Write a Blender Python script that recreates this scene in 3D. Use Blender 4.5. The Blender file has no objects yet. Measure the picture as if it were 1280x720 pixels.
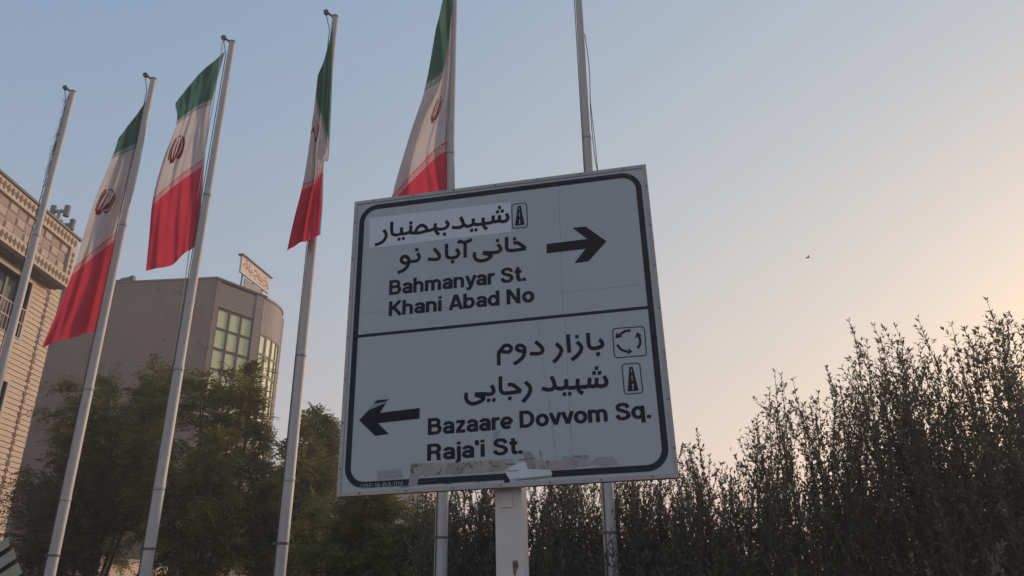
import bpy, math, random
import numpy as np
from mathutils import Vector, Matrix, noise as mnoise

random.seed(7)
RNG = np.random.default_rng(7)
SC = bpy.context.scene
COL = SC.collection
R_ = math.radians

# ------------------------------------------------------------------ camera
EYE = np.array([0.0, 0.0, 1.6])
F, CX, CY = 960.0, 640.0, 360.0            # focal length and centre in photo pixels (1280 x 720)
_up = np.array([613 - 640, 1908 + 360.0, -F]); _up /= np.linalg.norm(_up)      # world up seen by the camera
_fw = np.array([0, 0, -1.0]); _fw = _fw - _up * (_fw @ _up); _fw /= np.linalg.norm(_fw)
ROT = np.array([np.cross(_fw, _up), _fw, _up])                                 # camera -> world
cam_d = bpy.data.cameras.new('camera')
cam = bpy.data.objects.new('camera', cam_d); COL.objects.link(cam)
m4 = Matrix.Identity(4)
for i in range(3):
    for j in range(3):
        m4[i][j] = ROT[i][j]
m4.translation = Vector(EYE)
cam.matrix_world = m4
cam_d.sensor_width = 36.0
cam_d.lens = 36.0 * F / 1280.0
cam_d.clip_start = 0.05
cam_d.clip_end = 3000
SC.camera = cam

# ------------------------------------------------------------------ sky, sun, exposure
SUN_AZ, SUN_EL = 47.0, 11.0                  # degrees: azimuth from +Y (view) towards +X (right)
w = bpy.data.worlds.new('World'); SC.world = w; w.use_nodes = True
nt = w.node_tree; nt.nodes.clear()
sky = nt.nodes.new('ShaderNodeTexSky'); sky.sky_type = 'NISHITA'; sky.sun_disc = False
sky.sun_elevation = R_(SUN_EL); sky.sun_rotation = R_(SUN_AZ)
sky.altitude = 0; sky.air_density = 2.85; sky.dust_density = 0.47; sky.ozone_density = 2.93
bg = nt.nodes.new('ShaderNodeBackground'); bg.inputs['Strength'].default_value = 0.12
out = nt.nodes.new('ShaderNodeOutputWorld')
mul = nt.nodes.new('ShaderNodeVectorMath'); mul.operation = 'MULTIPLY_ADD'      # even smog veil over the whole sky
mul.inputs[1].default_value = (1.0, 0.68, 0.30); mul.inputs[2].default_value = (0.0, 0.82, 2.10)
bw_ = nt.nodes.new('ShaderNodeRGBToBW'); ds = nt.nodes.new('ShaderNodeMix'); ds.data_type = 'RGBA'; ds.inputs['Factor'].default_value = 0.41
nt.links.new(sky.outputs[0], bw_.inputs[0]); nt.links.new(bw_.outputs[0], ds.inputs['A']); nt.links.new(sky.outputs[0], ds.inputs['B'])
nt.links.new(ds.outputs['Result'], mul.inputs[0]); nt.links.new(mul.outputs[0], bg.inputs[0]); nt.links.new(bg.outputs[0], out.inputs[0])
sl = bpy.data.lights.new('sun', 'SUN'); sl.energy = 1.7; sl.angle = R_(12); sl.color = (1.0, 0.72, 0.5)
sun = bpy.data.objects.new('sun', sl); COL.objects.link(sun)
sd = Vector((math.sin(R_(SUN_AZ)) * math.cos(R_(SUN_EL)), math.cos(R_(SUN_AZ)) * math.cos(R_(SUN_EL)), math.sin(R_(SUN_EL))))
sun.rotation_euler = sd.to_track_quat('Z', 'Y').to_euler()
SC.view_settings.view_transform = 'Standard'; SC.view_settings.look = 'None'
SC.view_settings.gamma = 1.0; SC.view_settings.use_curve_mapping = False
SC.view_settings.exposure = 0.82


# ------------------------------------------------------------------ pixel helpers (a pixel gives a direction; the plane gives the distance)
def ray(x, y): return ROT @ np.array([x - CX, CY - y, -F])
def at_y(x, y, Y): d = ray(x, y); return EYE + d * (Y / d[1])
def at_z(x, y, Z): d = ray(x, y); return EYE + d * ((Z - EYE[2]) / d[2])
def at_x(x, y, X): d = ray(x, y); return EYE + d * (X / d[0])
def on_plane(x, y, P, n): d = ray(x, y); return EYE + d * ((np.dot(P, n) - EYE @ n) / (d @ n))


# ------------------------------------------------------------------ materials
def mat(name, col, rough=0.8, col2=None, scale=6.0, amt=0.5, bump=0.0, bscale=40.0, metal=0.0, stretch=(1, 1, 1),
        chips=None, chip_scale=9.0, chip_at=0.66, spec=0.3, detail=6.0, rand=False):
    m = bpy.data.materials.new(name); m.use_nodes = True
    t = m.node_tree; n = t.nodes; l = t.links
    b = n['Principled BSDF']
    b.inputs['Roughness'].default_value = rough; b.inputs['Metallic'].default_value = metal
    b.inputs['Specular IOR Level'].default_value = spec
    tc = n.new('ShaderNodeTexCoord'); mp = n.new('ShaderNodeMapping'); mp.inputs['Scale'].default_value = stretch
    l.new(tc.outputs['Object'], mp.inputs[0])
    if rand:                                                   # every copy gets its own wear
        oi = n.new('ShaderNodeObjectInfo'); mv = n.new('ShaderNodeMath'); mv.operation = 'MULTIPLY'; mv.inputs[1].default_value = 40.0
        l.new(oi.outputs['Random'], mv.inputs[0]); l.new(mv.outputs[0], mp.inputs['Location'])
    src = None
    if col2 is not None:
        tx = n.new('ShaderNodeTexNoise'); tx.inputs['Scale'].default_value = scale; tx.inputs['Detail'].default_value = detail
        tx.inputs['Roughness'].default_value = 0.62
        l.new(mp.outputs[0], tx.inputs['Vector'])
        rp = n.new('ShaderNodeValToRGB'); rp.color_ramp.elements[0].position = 0.5 - 0.28 * amt - 0.02
        rp.color_ramp.elements[1].position = 0.5 + 0.28 * amt + 0.02
        rp.color_ramp.elements[0].color = (*col, 1); rp.color_ramp.elements[1].color = (*col2, 1)
        l.new(tx.outputs['Fac'], rp.inputs[0]); src = rp.outputs[0]
    if chips is not None:
        tx2 = n.new('ShaderNodeTexNoise'); tx2.inputs['Scale'].default_value = chip_scale; tx2.inputs['Detail'].default_value = 8
        tx2.inputs['Roughness'].default_value = 0.7
        l.new(mp.outputs[0], tx2.inputs['Vector'])
        rp2 = n.new('ShaderNodeValToRGB'); rp2.color_ramp.elements[0].position = chip_at; rp2.color_ramp.elements[1].position = chip_at + 0.03
        l.new(tx2.outputs['Fac'], rp2.inputs[0])
        mx = n.new('ShaderNodeMix'); mx.data_type = 'RGBA'
        l.new(rp2.outputs[0], mx.inputs['Factor'])
        if src: l.new(src, mx.inputs['A'])
        else: mx.inputs['A'].default_value = (*col, 1)
        mx.inputs['B'].default_value = (*chips, 1)
        src = mx.outputs['Result']
    if src: l.new(src, b.inputs['Base Color'])
    else: b.inputs['Base Color'].default_value = (*col, 1)
    if bump > 0:
        tb = n.new('ShaderNodeTexNoise'); tb.inputs['Scale'].default_value = bscale; tb.inputs['Detail'].default_value = 5
        l.new(mp.outputs[0], tb.inputs['Vector'])
        bp = n.new('ShaderNodeBump'); bp.inputs['Strength'].default_value = bump; bp.inputs['Distance'].default_value = 0.02
        l.new(tb.outputs['Fac'], bp.inputs['Height']); l.new(bp.outputs[0], b.inputs['Normal'])
    return m


def leaf_mat(name, c_dark, c_light, trans=0.3, dead=None):
    m = bpy.data.materials.new(name); m.use_nodes = True
    t = m.node_tree; n = t.nodes; l = t.links; n.clear()
    o = n.new('ShaderNodeOutputMaterial')
    at = n.new('ShaderNodeAttribute'); at.attribute_name = 'tint'
    rp = n.new('ShaderNodeValToRGB'); rp.color_ramp.elements[0].color = (*c_dark, 1); rp.color_ramp.elements[1].color = (*c_light, 1)
    if dead:
        rp.color_ramp.elements[1].position = 0.85
        e = rp.color_ramp.elements.new(0.95); e.color = (*dead, 1)
    l.new(at.outputs['Fac'], rp.inputs[0])
    d = n.new('ShaderNodeBsdfDiffuse'); tr = n.new('ShaderNodeBsdfTranslucent'); gl = n.new('ShaderNodeBsdfGlossy')
    gl.inputs['Roughness'].default_value = 0.45
    gl.inputs['Color'].default_value = (0.8, 0.8, 0.8, 1)
    l.new(rp.outputs[0], d.inputs[0]); l.new(rp.outputs[0], tr.inputs[0])
    mx = n.new('ShaderNodeMixShader'); mx.inputs[0].default_value = trans
    l.new(d.outputs[0], mx.inputs[1]); l.new(tr.outputs[0], mx.inputs[2])
    m2 = n.new('ShaderNodeMixShader'); m2.inputs[0].default_value = 0.02
    l.new(mx.outputs[0], m2.inputs[1]); l.new(gl.outputs[0], m2.inputs[2])
    l.new(m2.outputs[0], o.inputs[0])
    return m


def cloth_mat(name, col, col2, trans=0.35):
    m = bpy.data.materials.new(name); m.use_nodes = True
    t = m.node_tree; n = t.nodes; l = t.links; n.clear()
    o = n.new('ShaderNodeOutputMaterial')
    tc = n.new('ShaderNodeTexCoord')
    tx = n.new('ShaderNodeTexNoise'); tx.inputs['Scale'].default_value = 2.5; tx.inputs['Detail'].default_value = 8
    l.new(tc.outputs['Object'], tx.inputs['Vector'])
    rp = n.new('ShaderNodeValToRGB'); rp.color_ramp.elements[0].color = (*col, 1); rp.color_ramp.elements[1].color = (*col2, 1)
    rp.color_ramp.elements[0].position = 0.35; rp.color_ramp.elements[1].position = 0.7
    l.new(tx.outputs['Fac'], rp.inputs[0])
    d = n.new('ShaderNodeBsdfDiffuse'); tr = n.new('ShaderNodeBsdfTranslucent')
    l.new(rp.outputs[0], d.inputs[0]); l.new(rp.outputs[0], tr.inputs[0])
    mx = n.new('ShaderNodeMixShader'); mx.inputs[0].default_value = trans
    l.new(d.outputs[0], mx.inputs[1]); l.new(tr.outputs[0], mx.inputs[2]); l.new(mx.outputs[0], o.inputs[0])
    return m


def window_mat(name, col, rough=0.12):
    return mat(name, col, rough=rough, col2=tuple(c * 0.75 for c in col), scale=0.7, amt=1.2, spec=0.6)


M = {}
M['asphalt'] = mat('asphalt', (0.045, 0.045, 0.047), 0.9, (0.065, 0.063, 0.06), 3, 1, 0.4, 180)
M['soil'] = mat('soil', (0.09, 0.065, 0.045), 0.95, (0.14, 0.11, 0.08), 4, 1, 0.6, 30)
M['kerb'] = mat('kerb', (0.32, 0.31, 0.29), 0.9, (0.22, 0.21, 0.2), 5, 1, 0.3, 60)
M['concrete'] = mat('concrete', (0.3, 0.28, 0.26), 0.9, (0.22, 0.2, 0.19), 3, 1, 0.3, 50)
M['pole'] = mat('pole_paint', (0.53, 0.51, 0.5), 0.5, (0.4, 0.385, 0.38), 3.0, 1.0, 0.1, 50, stretch=(3, 3, 0.35), chips=(0.1, 0.085, 0.08), chip_scale=8, chip_at=0.635, rand=True)
M['pole_dark'] = mat('pole_joint', (0.16, 0.15, 0.15), 0.6, (0.09, 0.085, 0.08), 12, 1)
M['rope'] = mat('rope', (0.07, 0.07, 0.075), 0.9)
M['rope_light'] = mat('rope_pale', (0.55, 0.54, 0.52), 0.9)
M['sign_white'] = mat('sign_sheeting', (0.45, 0.51, 0.55), 0.42, (0.395, 0.44, 0.47), 3.5, 1.6, stretch=(2.2, 1, 0.22), spec=0.3, detail=10)
M['sign_patch'] = mat('sign_patch_sheeting', (0.64, 0.70, 0.77), 0.4, (0.6, 0.65, 0.71), 3, 1)
M['sign_navy'] = mat('sign_navy_vinyl', (0.011, 0.014, 0.026), 0.6, (0.018, 0.021, 0.034), 3, 1, spec=0.12)
M['sign_border'] = mat('sign_border_vinyl', (0.015, 0.02, 0.036), 0.6, (0.026, 0.031, 0.048), 3, 1, spec=0.15)
M['sign_pale'] = mat('sign_pale_print', (0.33, 0.33, 0.34), 0.5)
M['sign_frame'] = mat('sign_aluminium', (0.4, 0.4, 0.41), 0.42, (0.3, 0.3, 0.31), 6, 1, metal=0.25, chips=(0.16, 0.12, 0.1), chip_scale=7, chip_at=0.66)
M['seam'] = mat('sign_seam', (0.31, 0.335, 0.37), 0.6)
M['residue'] = mat('sticker_residue', (0.43, 0.43, 0.43), 0.75, (0.31, 0.28, 0.27), 9, 0.9, chips=(0.17, 0.145, 0.135), chip_scale=14, chip_at=0.575)
M['residue2'] = mat('sticker_grey', (0.29, 0.31, 0.33), 0.75, (0.36, 0.38, 0.41), 14, 0.8)
M['residue3'] = mat('sticker_brown', (0.24, 0.225, 0.22), 0.8, (0.36, 0.35, 0.35), 18, 0.8, chips=(0.12, 0.1, 0.1), chip_scale=30, chip_at=0.58)
M['scuff'] = mat('scuff', (0.11, 0.095, 0.1), 0.8)
M['post'] = mat('post_paint', (0.68, 0.66, 0.62), 0.55, (0.58, 0.56, 0.53), 3, 1, 0.08, 30, stretch=(2, 2, 0.6), chips=(0.2, 0.13, 0.1), chip_scale=6, chip_at=0.74)
M['rust'] = mat('rust', (0.3, 0.2, 0.155), 0.9, (0.2, 0.125, 0.1), 20, 1)
M['green'] = cloth_mat('flag_green_cloth', (0.05, 0.15, 0.12), (0.075, 0.19, 0.15), 0.4)
M['white'] = cloth_mat('flag_white_cloth', (0.55, 0.51, 0.52), (0.63, 0.59, 0.6), 0.4)
M['red'] = cloth_mat('flag_red_cloth', (0.55, 0.045, 0.085), (0.64, 0.06, 0.105), 0.4)
M['emblem'] = cloth_mat('flag_emblem_print', (0.34, 0.015, 0.03), (0.4, 0.02, 0.04), 0.35)
M['cream'] = mat('cream_brick', (0.6, 0.485, 0.385), 0.85, (0.51, 0.405, 0.32), 1.6, 1.0, 0.3, 60)
M['cream_dark'] = mat('cream_mortar', (0.17, 0.125, 0.1), 0.9, (0.12, 0.09, 0.075), 4, 1)
M['trim'] = mat('cream_trim', (0.54, 0.45, 0.36), 0.85, (0.45, 0.37, 0.3), 3, 1, 0.2, 60)
M['brown_tile'] = mat('brown_tile', (0.13, 0.085, 0.062), 0.8, (0.18, 0.12, 0.09), 4, 1)
M['tile_light'] = mat('tile_light', (0.46, 0.375, 0.32), 0.8, (0.4, 0.32, 0.275), 3, 1, 0.2, 40)
M['tile_dark'] = mat('tile_dark', (0.35, 0.275, 0.24), 0.8, (0.3, 0.235, 0.205), 3, 1, 0.2, 40)
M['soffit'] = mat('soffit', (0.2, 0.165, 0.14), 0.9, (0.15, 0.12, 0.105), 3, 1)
M['dark_metal'] = mat('dark_metal', (0.045, 0.045, 0.05), 0.5, (0.07, 0.065, 0.065), 5, 1)
M['glass_blue'] = window_mat('glass_dim', (0.05, 0.06, 0.075), 0.06)
M['glass_green'] = mat('glass_green', (0.66, 0.7, 0.4), 0.5, (0.54, 0.58, 0.33), 1.1, 1.2, spec=0.35)  # sky reflection painted into the pale green base colour
M['render_wall'] = mat('cement_render', (0.265, 0.21, 0.18), 0.95, (0.215, 0.17, 0.145), 0.7, 1.0, 0.3, 20, chips=(0.175, 0.138, 0.12), chip_scale=0.9, chip_at=0.57)
M['siding'] = mat('grey_siding', (0.21, 0.19, 0.18), 0.6, (0.16, 0.145, 0.14), 2, 1, metal=0.1)
M['pilaster'] = mat('pilaster_tile', (0.3, 0.25, 0.21), 0.8, (0.24, 0.2, 0.17), 4, 1, 0.2, 40)
M['bill_white'] = mat('billboard_face', (0.6, 0.54, 0.48), 0.7, (0.48, 0.41, 0.36), 3, 1)
M['bill_red'] = mat('billboard_print', (0.36, 0.11, 0.06), 0.7, (0.45, 0.2, 0.08), 4, 1)
M['far_wall'] = mat('far_wall', (0.5, 0.43, 0.385), 0.9, (0.44, 0.38, 0.34), 1, 1)
M['peach_wall'] = mat('peach_wall', (0.52, 0.4, 0.31), 0.9, (0.44, 0.34, 0.26), 1.5, 1, 0.2, 30)
M['board'] = mat('weathered_board', (0.42, 0.42, 0.33), 0.85, (0.32, 0.32, 0.25), 5, 1, stretch=(1, 4, 4))
M['bark'] = mat('bark', (0.07, 0.052, 0.04), 0.95, (0.11, 0.085, 0.065), 12, 1, 0.6, 40, stretch=(1, 1, 0.3))
M['leaf_tree'] = leaf_mat('tree_leaf', (0.095, 0.108, 0.03), (0.2, 0.21, 0.055), 0.45, dead=(0.24, 0.19, 0.06))
M['leaf_tree2'] = leaf_mat('tree_leaf_yellowish', (0.11, 0.12, 0.025), (0.25, 0.24, 0.05), 0.45, dead=(0.22, 0.16, 0.05))
M['leaf_tree3'] = leaf_mat('tree_leaf_brownish', (0.11, 0.1, 0.058), (0.19, 0.165, 0.09), 0.4, dead=(0.19, 0.125, 0.06))
M['leaf_shrub'] = leaf_mat('shrub_leaf', (0.1, 0.105, 0.07), (0.155, 0.16, 0.108), 0.38, dead=(0.19, 0.15, 0.09))
M['leaf_shrub2'] = leaf_mat('shrub_leaf_brown', (0.11, 0.1, 0.072), (0.165, 0.15, 0.108), 0.38, dead=(0.2, 0.145, 0.09))
M['leaf_near'] = leaf_mat('shrub_leaf_near', (0.14, 0.15, 0.11), (0.22, 0.23, 0.17), 0.3)
M['feather'] = mat('bird_feather', (0.05, 0.05, 0.05), 0.9)


# ------------------------------------------------------------------ object helpers
def tag(o, label=None, cat=None, group=None, kind=None):
    if label: o['label'] = label
    if cat: o['category'] = cat
    if group: o['group'] = group
    if kind: o['kind'] = kind
    return o


def link(o, parent=None):
    COL.objects.link(o)
    if parent is not None: o.parent = parent
    return o


def empty(name, loc=(0, 0, 0)):
    o = bpy.data.objects.new(name, None); o.location = Vector([float(c) for c in loc]); o.empty_display_size = 0.3
    return link(o)


def offs(parent):
    """location a world point must be taken relative to, for a parent chain of unrotated empties"""
    v = Vector((0, 0, 0))
    while parent is not None:
        v += parent.location; parent = parent.parent
    return v


class MB:
    """collects world-space geometry for one mesh object"""
    def __init__(s): s.v = []; s.f = []
    def add(s, vs, fs):
        k = len(s.v); s.v += [tuple(float(c) for c in p) for p in vs]; s.f += [tuple(i + k for i in f) for f in fs]; return s
    def box(s, c, d, ax=None):
        """c centre, d full sizes, ax three axes"""
        c = np.array(c, float); ax = np.eye(3) if ax is None else np.array(ax, float)
        p = []
        for z in (-.5, .5):
            for x, y in ((-.5, -.5), (.5, -.5), (.5, .5), (-.5, .5)):
                p.append(c + ax[0] * d[0] * x + ax[1] * d[1] * y + ax[2] * d[2] * z)
        return s.add(p, [(3, 2, 1, 0), (4, 5, 6, 7), (0, 1, 5, 4), (1, 2, 6, 5), (2, 3, 7, 6), (3, 0, 4, 7)])
    def bx(s, x0, x1, y0, y1, z0, z1):
        return s.box(((x0 + x1) / 2, (y0 + y1) / 2, (z0 + z1) / 2), (abs(x1 - x0), abs(y1 - y0), abs(z1 - z0)))
    def slab(s, quad, n, th):
        """front polygon (list of 3d points), pushed th along n"""
        q = [np.array(p, float) for p in quad]; n = np.array(n, float); k = len(q)
        p = q + [a + n * th for a in q]
        f = [tuple(range(k)), tuple(range(2 * k - 1, k - 1, -1))] + [((i + 1) % k, i, i + k, (i + 1) % k + k) for i in range(k)]
        return s.add(p, f)
    def tube(s, pts, rad, n=8, caps=True):
        pts = [np.array(p, float) for p in pts]
        if not hasattr(rad, '__len__'): rad = [rad] * len(pts)
        rings = []
        up = None
        for i, p in enumerate(pts):
            t = pts[min(i + 1, len(pts) - 1)] - pts[max(i - 1, 0)]; t = t / (np.linalg.norm(t) + 1e-12)
            if up is None:
                a = np.array([0, 0, 1.0]) if abs(t[2]) < .9 else np.array([1.0, 0, 0])
                up = np.cross(t, a); up /= np.linalg.norm(up)
            up = up - t * (up @ t); up /= np.linalg.norm(up) + 1e-12
            b = np.cross(t, up)
            rings.append([p + rad[i] * (math.cos(2 * math.pi * k / n) * up + math.sin(2 * math.pi * k / n) * b) for k in range(n)])
        vs = [q for r in rings for q in r]; fs = []
        for i in range(len(pts) - 1):
            for k in range(n):
                fs.append((i * n + k, i * n + (k + 1) % n, (i + 1) * n + (k + 1) % n, (i + 1) * n + k))
        if caps: fs += [tuple(range(n - 1, -1, -1)), tuple(range((len(pts) - 1) * n, len(pts) * n))]
        return s.add(vs, fs)
    def lathe(s, c, prof, n=20):
        """prof list of (r, z) relative to c"""
        c = np.array(c, float); vs = []; fs = []
        for r, z in prof:
            for k in range(n):
                a = 2 * math.pi * k / n; vs.append(c + [r * math.cos(a), r * math.sin(a), z])
        for i in range(len(prof) - 1):
            for k in range(n):
                fs.append((i * n + k, i * n + (k + 1) % n, (i + 1) * n + (k + 1) % n, (i + 1) * n + k))
        fs += [tuple(range(n - 1, -1, -1)), tuple(range((len(prof) - 1) * n, len(prof) * n))]
        return s.add(vs, fs)
    def build(s, name, m, parent=None, smooth=False, local=False):
        me = bpy.data.meshes.new(name)
        v = np.array(s.v)
        if parent is not None and not local: v = v - np.array(offs(parent))
        me.from_pydata([tuple(p) for p in v], [], s.f)
        if smooth:
            me.polygons.foreach_set('use_smooth', [True] * len(me.polygons))
            try: me.set_sharp_from_angle(angle=R_(40))
            except Exception: pass
        me.materials.append(m); me.update()
        return link(bpy.data.objects.new(name, me), parent)


def big_mesh(name, verts, faces, m, parent, tint=None, per=1):
    """fast mesh from numpy arrays; faces (k, n) all with n corners"""
    me = bpy.data.meshes.new(name)
    v = np.asarray(verts, np.float32)
    if parent is not None: v = v - np.array(offs(parent), np.float32)
    k, n = faces.shape
    me.vertices.add(len(v)); me.vertices.foreach_set('co', v.ravel())
    me.loops.add(k * n); me.loops.foreach_set('vertex_index', faces.astype(np.int32).ravel())
    me.polygons.add(k); me.polygons.foreach_set('loop_start', np.arange(0, k * n, n, dtype=np.int32))
    try: me.polygons.foreach_set('loop_total', np.full(k, n, np.int32))
    except Exception: pass
    if tint is not None:
        a = me.attributes.new('tint', 'FLOAT', 'POINT'); a.data.foreach_set('value', np.asarray(tint, np.float32))
    me.materials.append(m); me.update(calc_edges=True); me.validate()
    return link(bpy.data.objects.new(name, me), parent)


def catmull(pts, n=6):
    p = [np.array(q, float) for q in pts]
    if len(p) < 3: return p
    e = [2 * p[0] - p[1]] + p + [2 * p[-1] - p[-2]]
    o = []
    for i in range(1, len(e) - 2):
        for k in range(n):
            t = k / n
            o.append(.5 * (2 * e[i] + (e[i + 1] - e[i - 1]) * t + (2 * e[i - 1] - 5 * e[i] + 4 * e[i + 1] - e[i + 2]) * t * t
                           + (3 * e[i] - e[i - 1] - 3 * e[i + 1] + e[i + 2]) * t ** 3))
    o.append(p[-1]); return o


def stroke2d(pts, wd):
    """flat ribbon along 2d points -> (verts2d, quads)"""
    p = [np.array(q, float) for q in pts]; L = []; Rr = []
    for i in range(len(p)):
        a = p[i] - p[i - 1] if i > 0 else p[1] - p[0]
        b = p[i + 1] - p[i] if i < len(p) - 1 else p[-1] - p[-2]
        a = a / (np.linalg.norm(a) + 1e-9); b = b / (np.linalg.norm(b) + 1e-9)
        na = np.array([-a[1], a[0]]); nb = np.array([-b[1], b[0]]); nn = na + nb
        q = nn @ nn
        mt = nn / max(np.linalg.norm(nn), 1e-6)
        k = 1 / max(mt @ na, 0.6) if q > 1e-6 else 1
        L.append(p[i] + mt * wd / 2 * k); Rr.append(p[i] - mt * wd / 2 * k)
    n = len(p)
    return L + Rr, [(i, i + n, i + n + 1, i + 1) for i in range(n - 1)]


# ------------------------------------------------------------------ ground
def struct(o): return tag(o, kind='structure')
struct(MB().add([(-900, -900, 0), (900, -900, 0), (900, 900, 0), (-900, 900, 0)], [(0, 1, 2, 3)]).build('road', M['asphalt']))
isl = [(-12.2, 15.6), (-9.6, 10.8), (-5, 8.4), (-2.5, 4.2), (2.6, 3.4), (12, 3.6), (15, 8), (14, 13), (4, 15), (-4, 18.5), (-10, 19)]
struct(MB().slab([(x, y, 0.13) for x, y in isl], (0, 0, -1), 0.15).build('planted_island', M['soil']))
kb = MB()
for i in range(len(isl)):
    a = np.array(isl[i] + (0.0,)); b = np.array(isl[(i + 1) % len(isl)] + (0.0,)); d = b - a; L = np.linalg.norm(d); d /= L
    nrm = np.array([d[1], -d[0], 0])
    kb.box((a + b) / 2 + nrm * .075 + [0, 0, .075], (L - .01, .15, .15), (d, -nrm, (0, 0, 1)))
struct(kb.build('kerb', M['kerb']))

# ------------------------------------------------------------------ building A: cream brick facade along the left edge
XA, XW, ZR = -14.75, -15.35, 13.5
yE = 23.46
A = empty('brick_building', (-19, 17, 0))
tag(A, 'cream brick building at the left edge with diamond friezes and an overhanging top storey', 'building')
yN, yF = 8.0, 24.05
# window openings on the wall plane, from the photo
def aw(x, y): return at_x(x, y, XW)
up_r = aw(42, 344); lo_r = aw(17, 449)
wins = [(up_r[1] - 2.3, up_r[1], 9.55, 11.45), (up_r[1] - 2.3, up_r[1], 5.6, 8.2), (up_r[1] - 6.6, up_r[1] - 4.2, 9.55, 11.45),
        (up_r[1] - 6.6, up_r[1] - 4.2, 5.6, 8.2), (up_r[1] - 2.3, up_r[1], 1.2, 4.0)]
zs = sorted(set([0, ZR - .25] + [q for w_ in wins for q in w_[2:]])); ys = sorted(set([yN, yF] + [q for w_ in wins for q in w_[:2]]))
core = MB(); core.bx(-26, XW - .4, yN, yF, 0, ZR - .25)
core.build('inner_block', M['cream_dark'], A)
mort = MB(); cour = MB()
def solid(y, z): return not any(a < y < b and c < z < d for a, b, c, d in wins)
for i in range(len(ys) - 1):
    for j in range(len(zs) - 1):
        if solid((ys[i] + ys[i + 1]) / 2, (zs[j] + zs[j + 1]) / 2):
            mort.bx(XW - .395, XW - .02, ys[i], ys[i + 1], zs[j], zs[j + 1])
mort.build('wall', M['cream_dark'], A)
z = 0.0; PIT = .163
while z < ZR - .5:
    zc = z + PIT / 2
    segs = []; y = yN
    cuts = sorted([(a, b) for a, b, c, d in wins if c - .05 < zc < d + .05])
    for a, b in cuts: segs.append((y, a)); y = b
    segs.append((y, yF))
    for a, b in segs:
        y = a
        while y < b - .01:
            y2 = min(y + random.uniform(1.4, 2.6), b)
            cour.bx(XW - .015, XW + random.uniform(.008, .018), y, y2 - .004, z + .012, z + PIT - .012); y = y2
    z += PIT
# the same courses on the wall's far return
z = 0.0
while z < ZR - .5:
    cour.bx(-20, XW - .02, yF, yF + .015, z + .012, z + PIT - .012); z += PIT
tag(cour.build('brick_courses', M['cream'], A), kind='stuff')
dm = MB()
yS = at_x(60, 369, XW)[1]
zz = 1.0
while zz < 11.7:
    dm.slab([(XW + .03, yS - .11, zz), (XW + .03, yS, zz - .105), (XW + .03, yS + .11, zz), (XW + .03, yS, zz + .105)], (-1, 0, 0), .04); zz += .215
tag(dm.build('diamond_strip', M['brown_tile'], A), kind='stuff')
for (a, b, c, d) in wins:
    fr = MB()
    for (p, q, r, s_) in ((a - .12, a, c - .12, d + .12), (b, b + .12, c - .12, d + .12), (a, b, d, d + .12), (a, b, c - .12, c)):
        fr.bx(XW - .3, XW + .05, p, q, r, s_)
    fo = fr.build('window_surround', M['trim'], A)
    nP = 3
    for k in range(nP):
        y0 = a + (b - a) * k / nP; y1 = a + (b - a) * (k + 1) / nP
        f2 = MB()
        for (p, q, r, s_) in ((y0, y0 + .06, c, d), (y1 - .06, y1, c, d), (y0 + .06, y1 - .06, d - .06, d), (y0 + .06, y1 - .06, c, c + .06)):
            f2.bx(XW - .32, XW - .26, p, q, r, s_)
        w0 = f2.build('window', M['dark_metal'], A)
        MB().bx(XW - .30, XW - .29, y0 + .06, y1 - .06, c + .06, d - .06).build('pane', M['glass_blue'], w0)
    rl = MB()
    for zr_ in (c + .02, c + .5, c + .95): rl.bx(XW + .03, XW + .06, a, b, zr_, zr_ + .035)
    k = a + .1
    while k < b: rl.bx(XW + .035, XW + .055, k, k + .02, c + .02, c + .96); k += .16
    rl.build('railing', M['trim'], A)
# overhanging top storey (parapet bay)
OV = MB(); OV.bx(-26, XA - .12, yN, yE - .1, 11.72, 13.35); OV.build('overhang', M['trim'], A)
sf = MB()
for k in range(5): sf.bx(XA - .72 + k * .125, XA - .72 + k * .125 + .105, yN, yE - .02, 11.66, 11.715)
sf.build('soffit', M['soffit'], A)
bands = MB()
for (z0, z1) in ((13.05, 13.46), (11.7, 12.1)): bands.bx(XA - .125, XA, yN, yE, z0, z1)
bands.bx(XA - .125, XA, yE - .34, yE, 12.1, 13.05); bands.bx(XA - .125, XA, yE - 8.0, yE - 7.66, 12.1, 13.05)
bands.build('frieze_band', M['trim'], A)
MB().bx(-26, XA + .06, yN, yE + .06, 13.46, 13.54).build('coping', M['dark_metal'], A)
fd = MB()
for zc in (13.26, 11.9):
    y = yN + .1
    while y < yE - .05:
        fd.slab([(XA + .012, y - .095, zc), (XA + .012, y, zc - .14), (XA + .012, y + .095, zc), (XA + .012, y, zc + .14)], (-1, 0, 0), .02); y += .205
zc = 12.2
while zc < 13.0:
    y = yE - .17
    fd.slab([(XA + .012, y - .095, zc), (XA + .012, y, zc - .1), (XA + .012, y + .095, zc), (XA + .012, y, zc + .1)], (-1, 0, 0), .02); zc += .215
tag(fd.build('frieze_diamonds', M['brown_tile'], A), kind='stuff')
tmesh = {}
ncol = 30; y0 = yE - .36; tw = .46; th = .93 / 3
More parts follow.
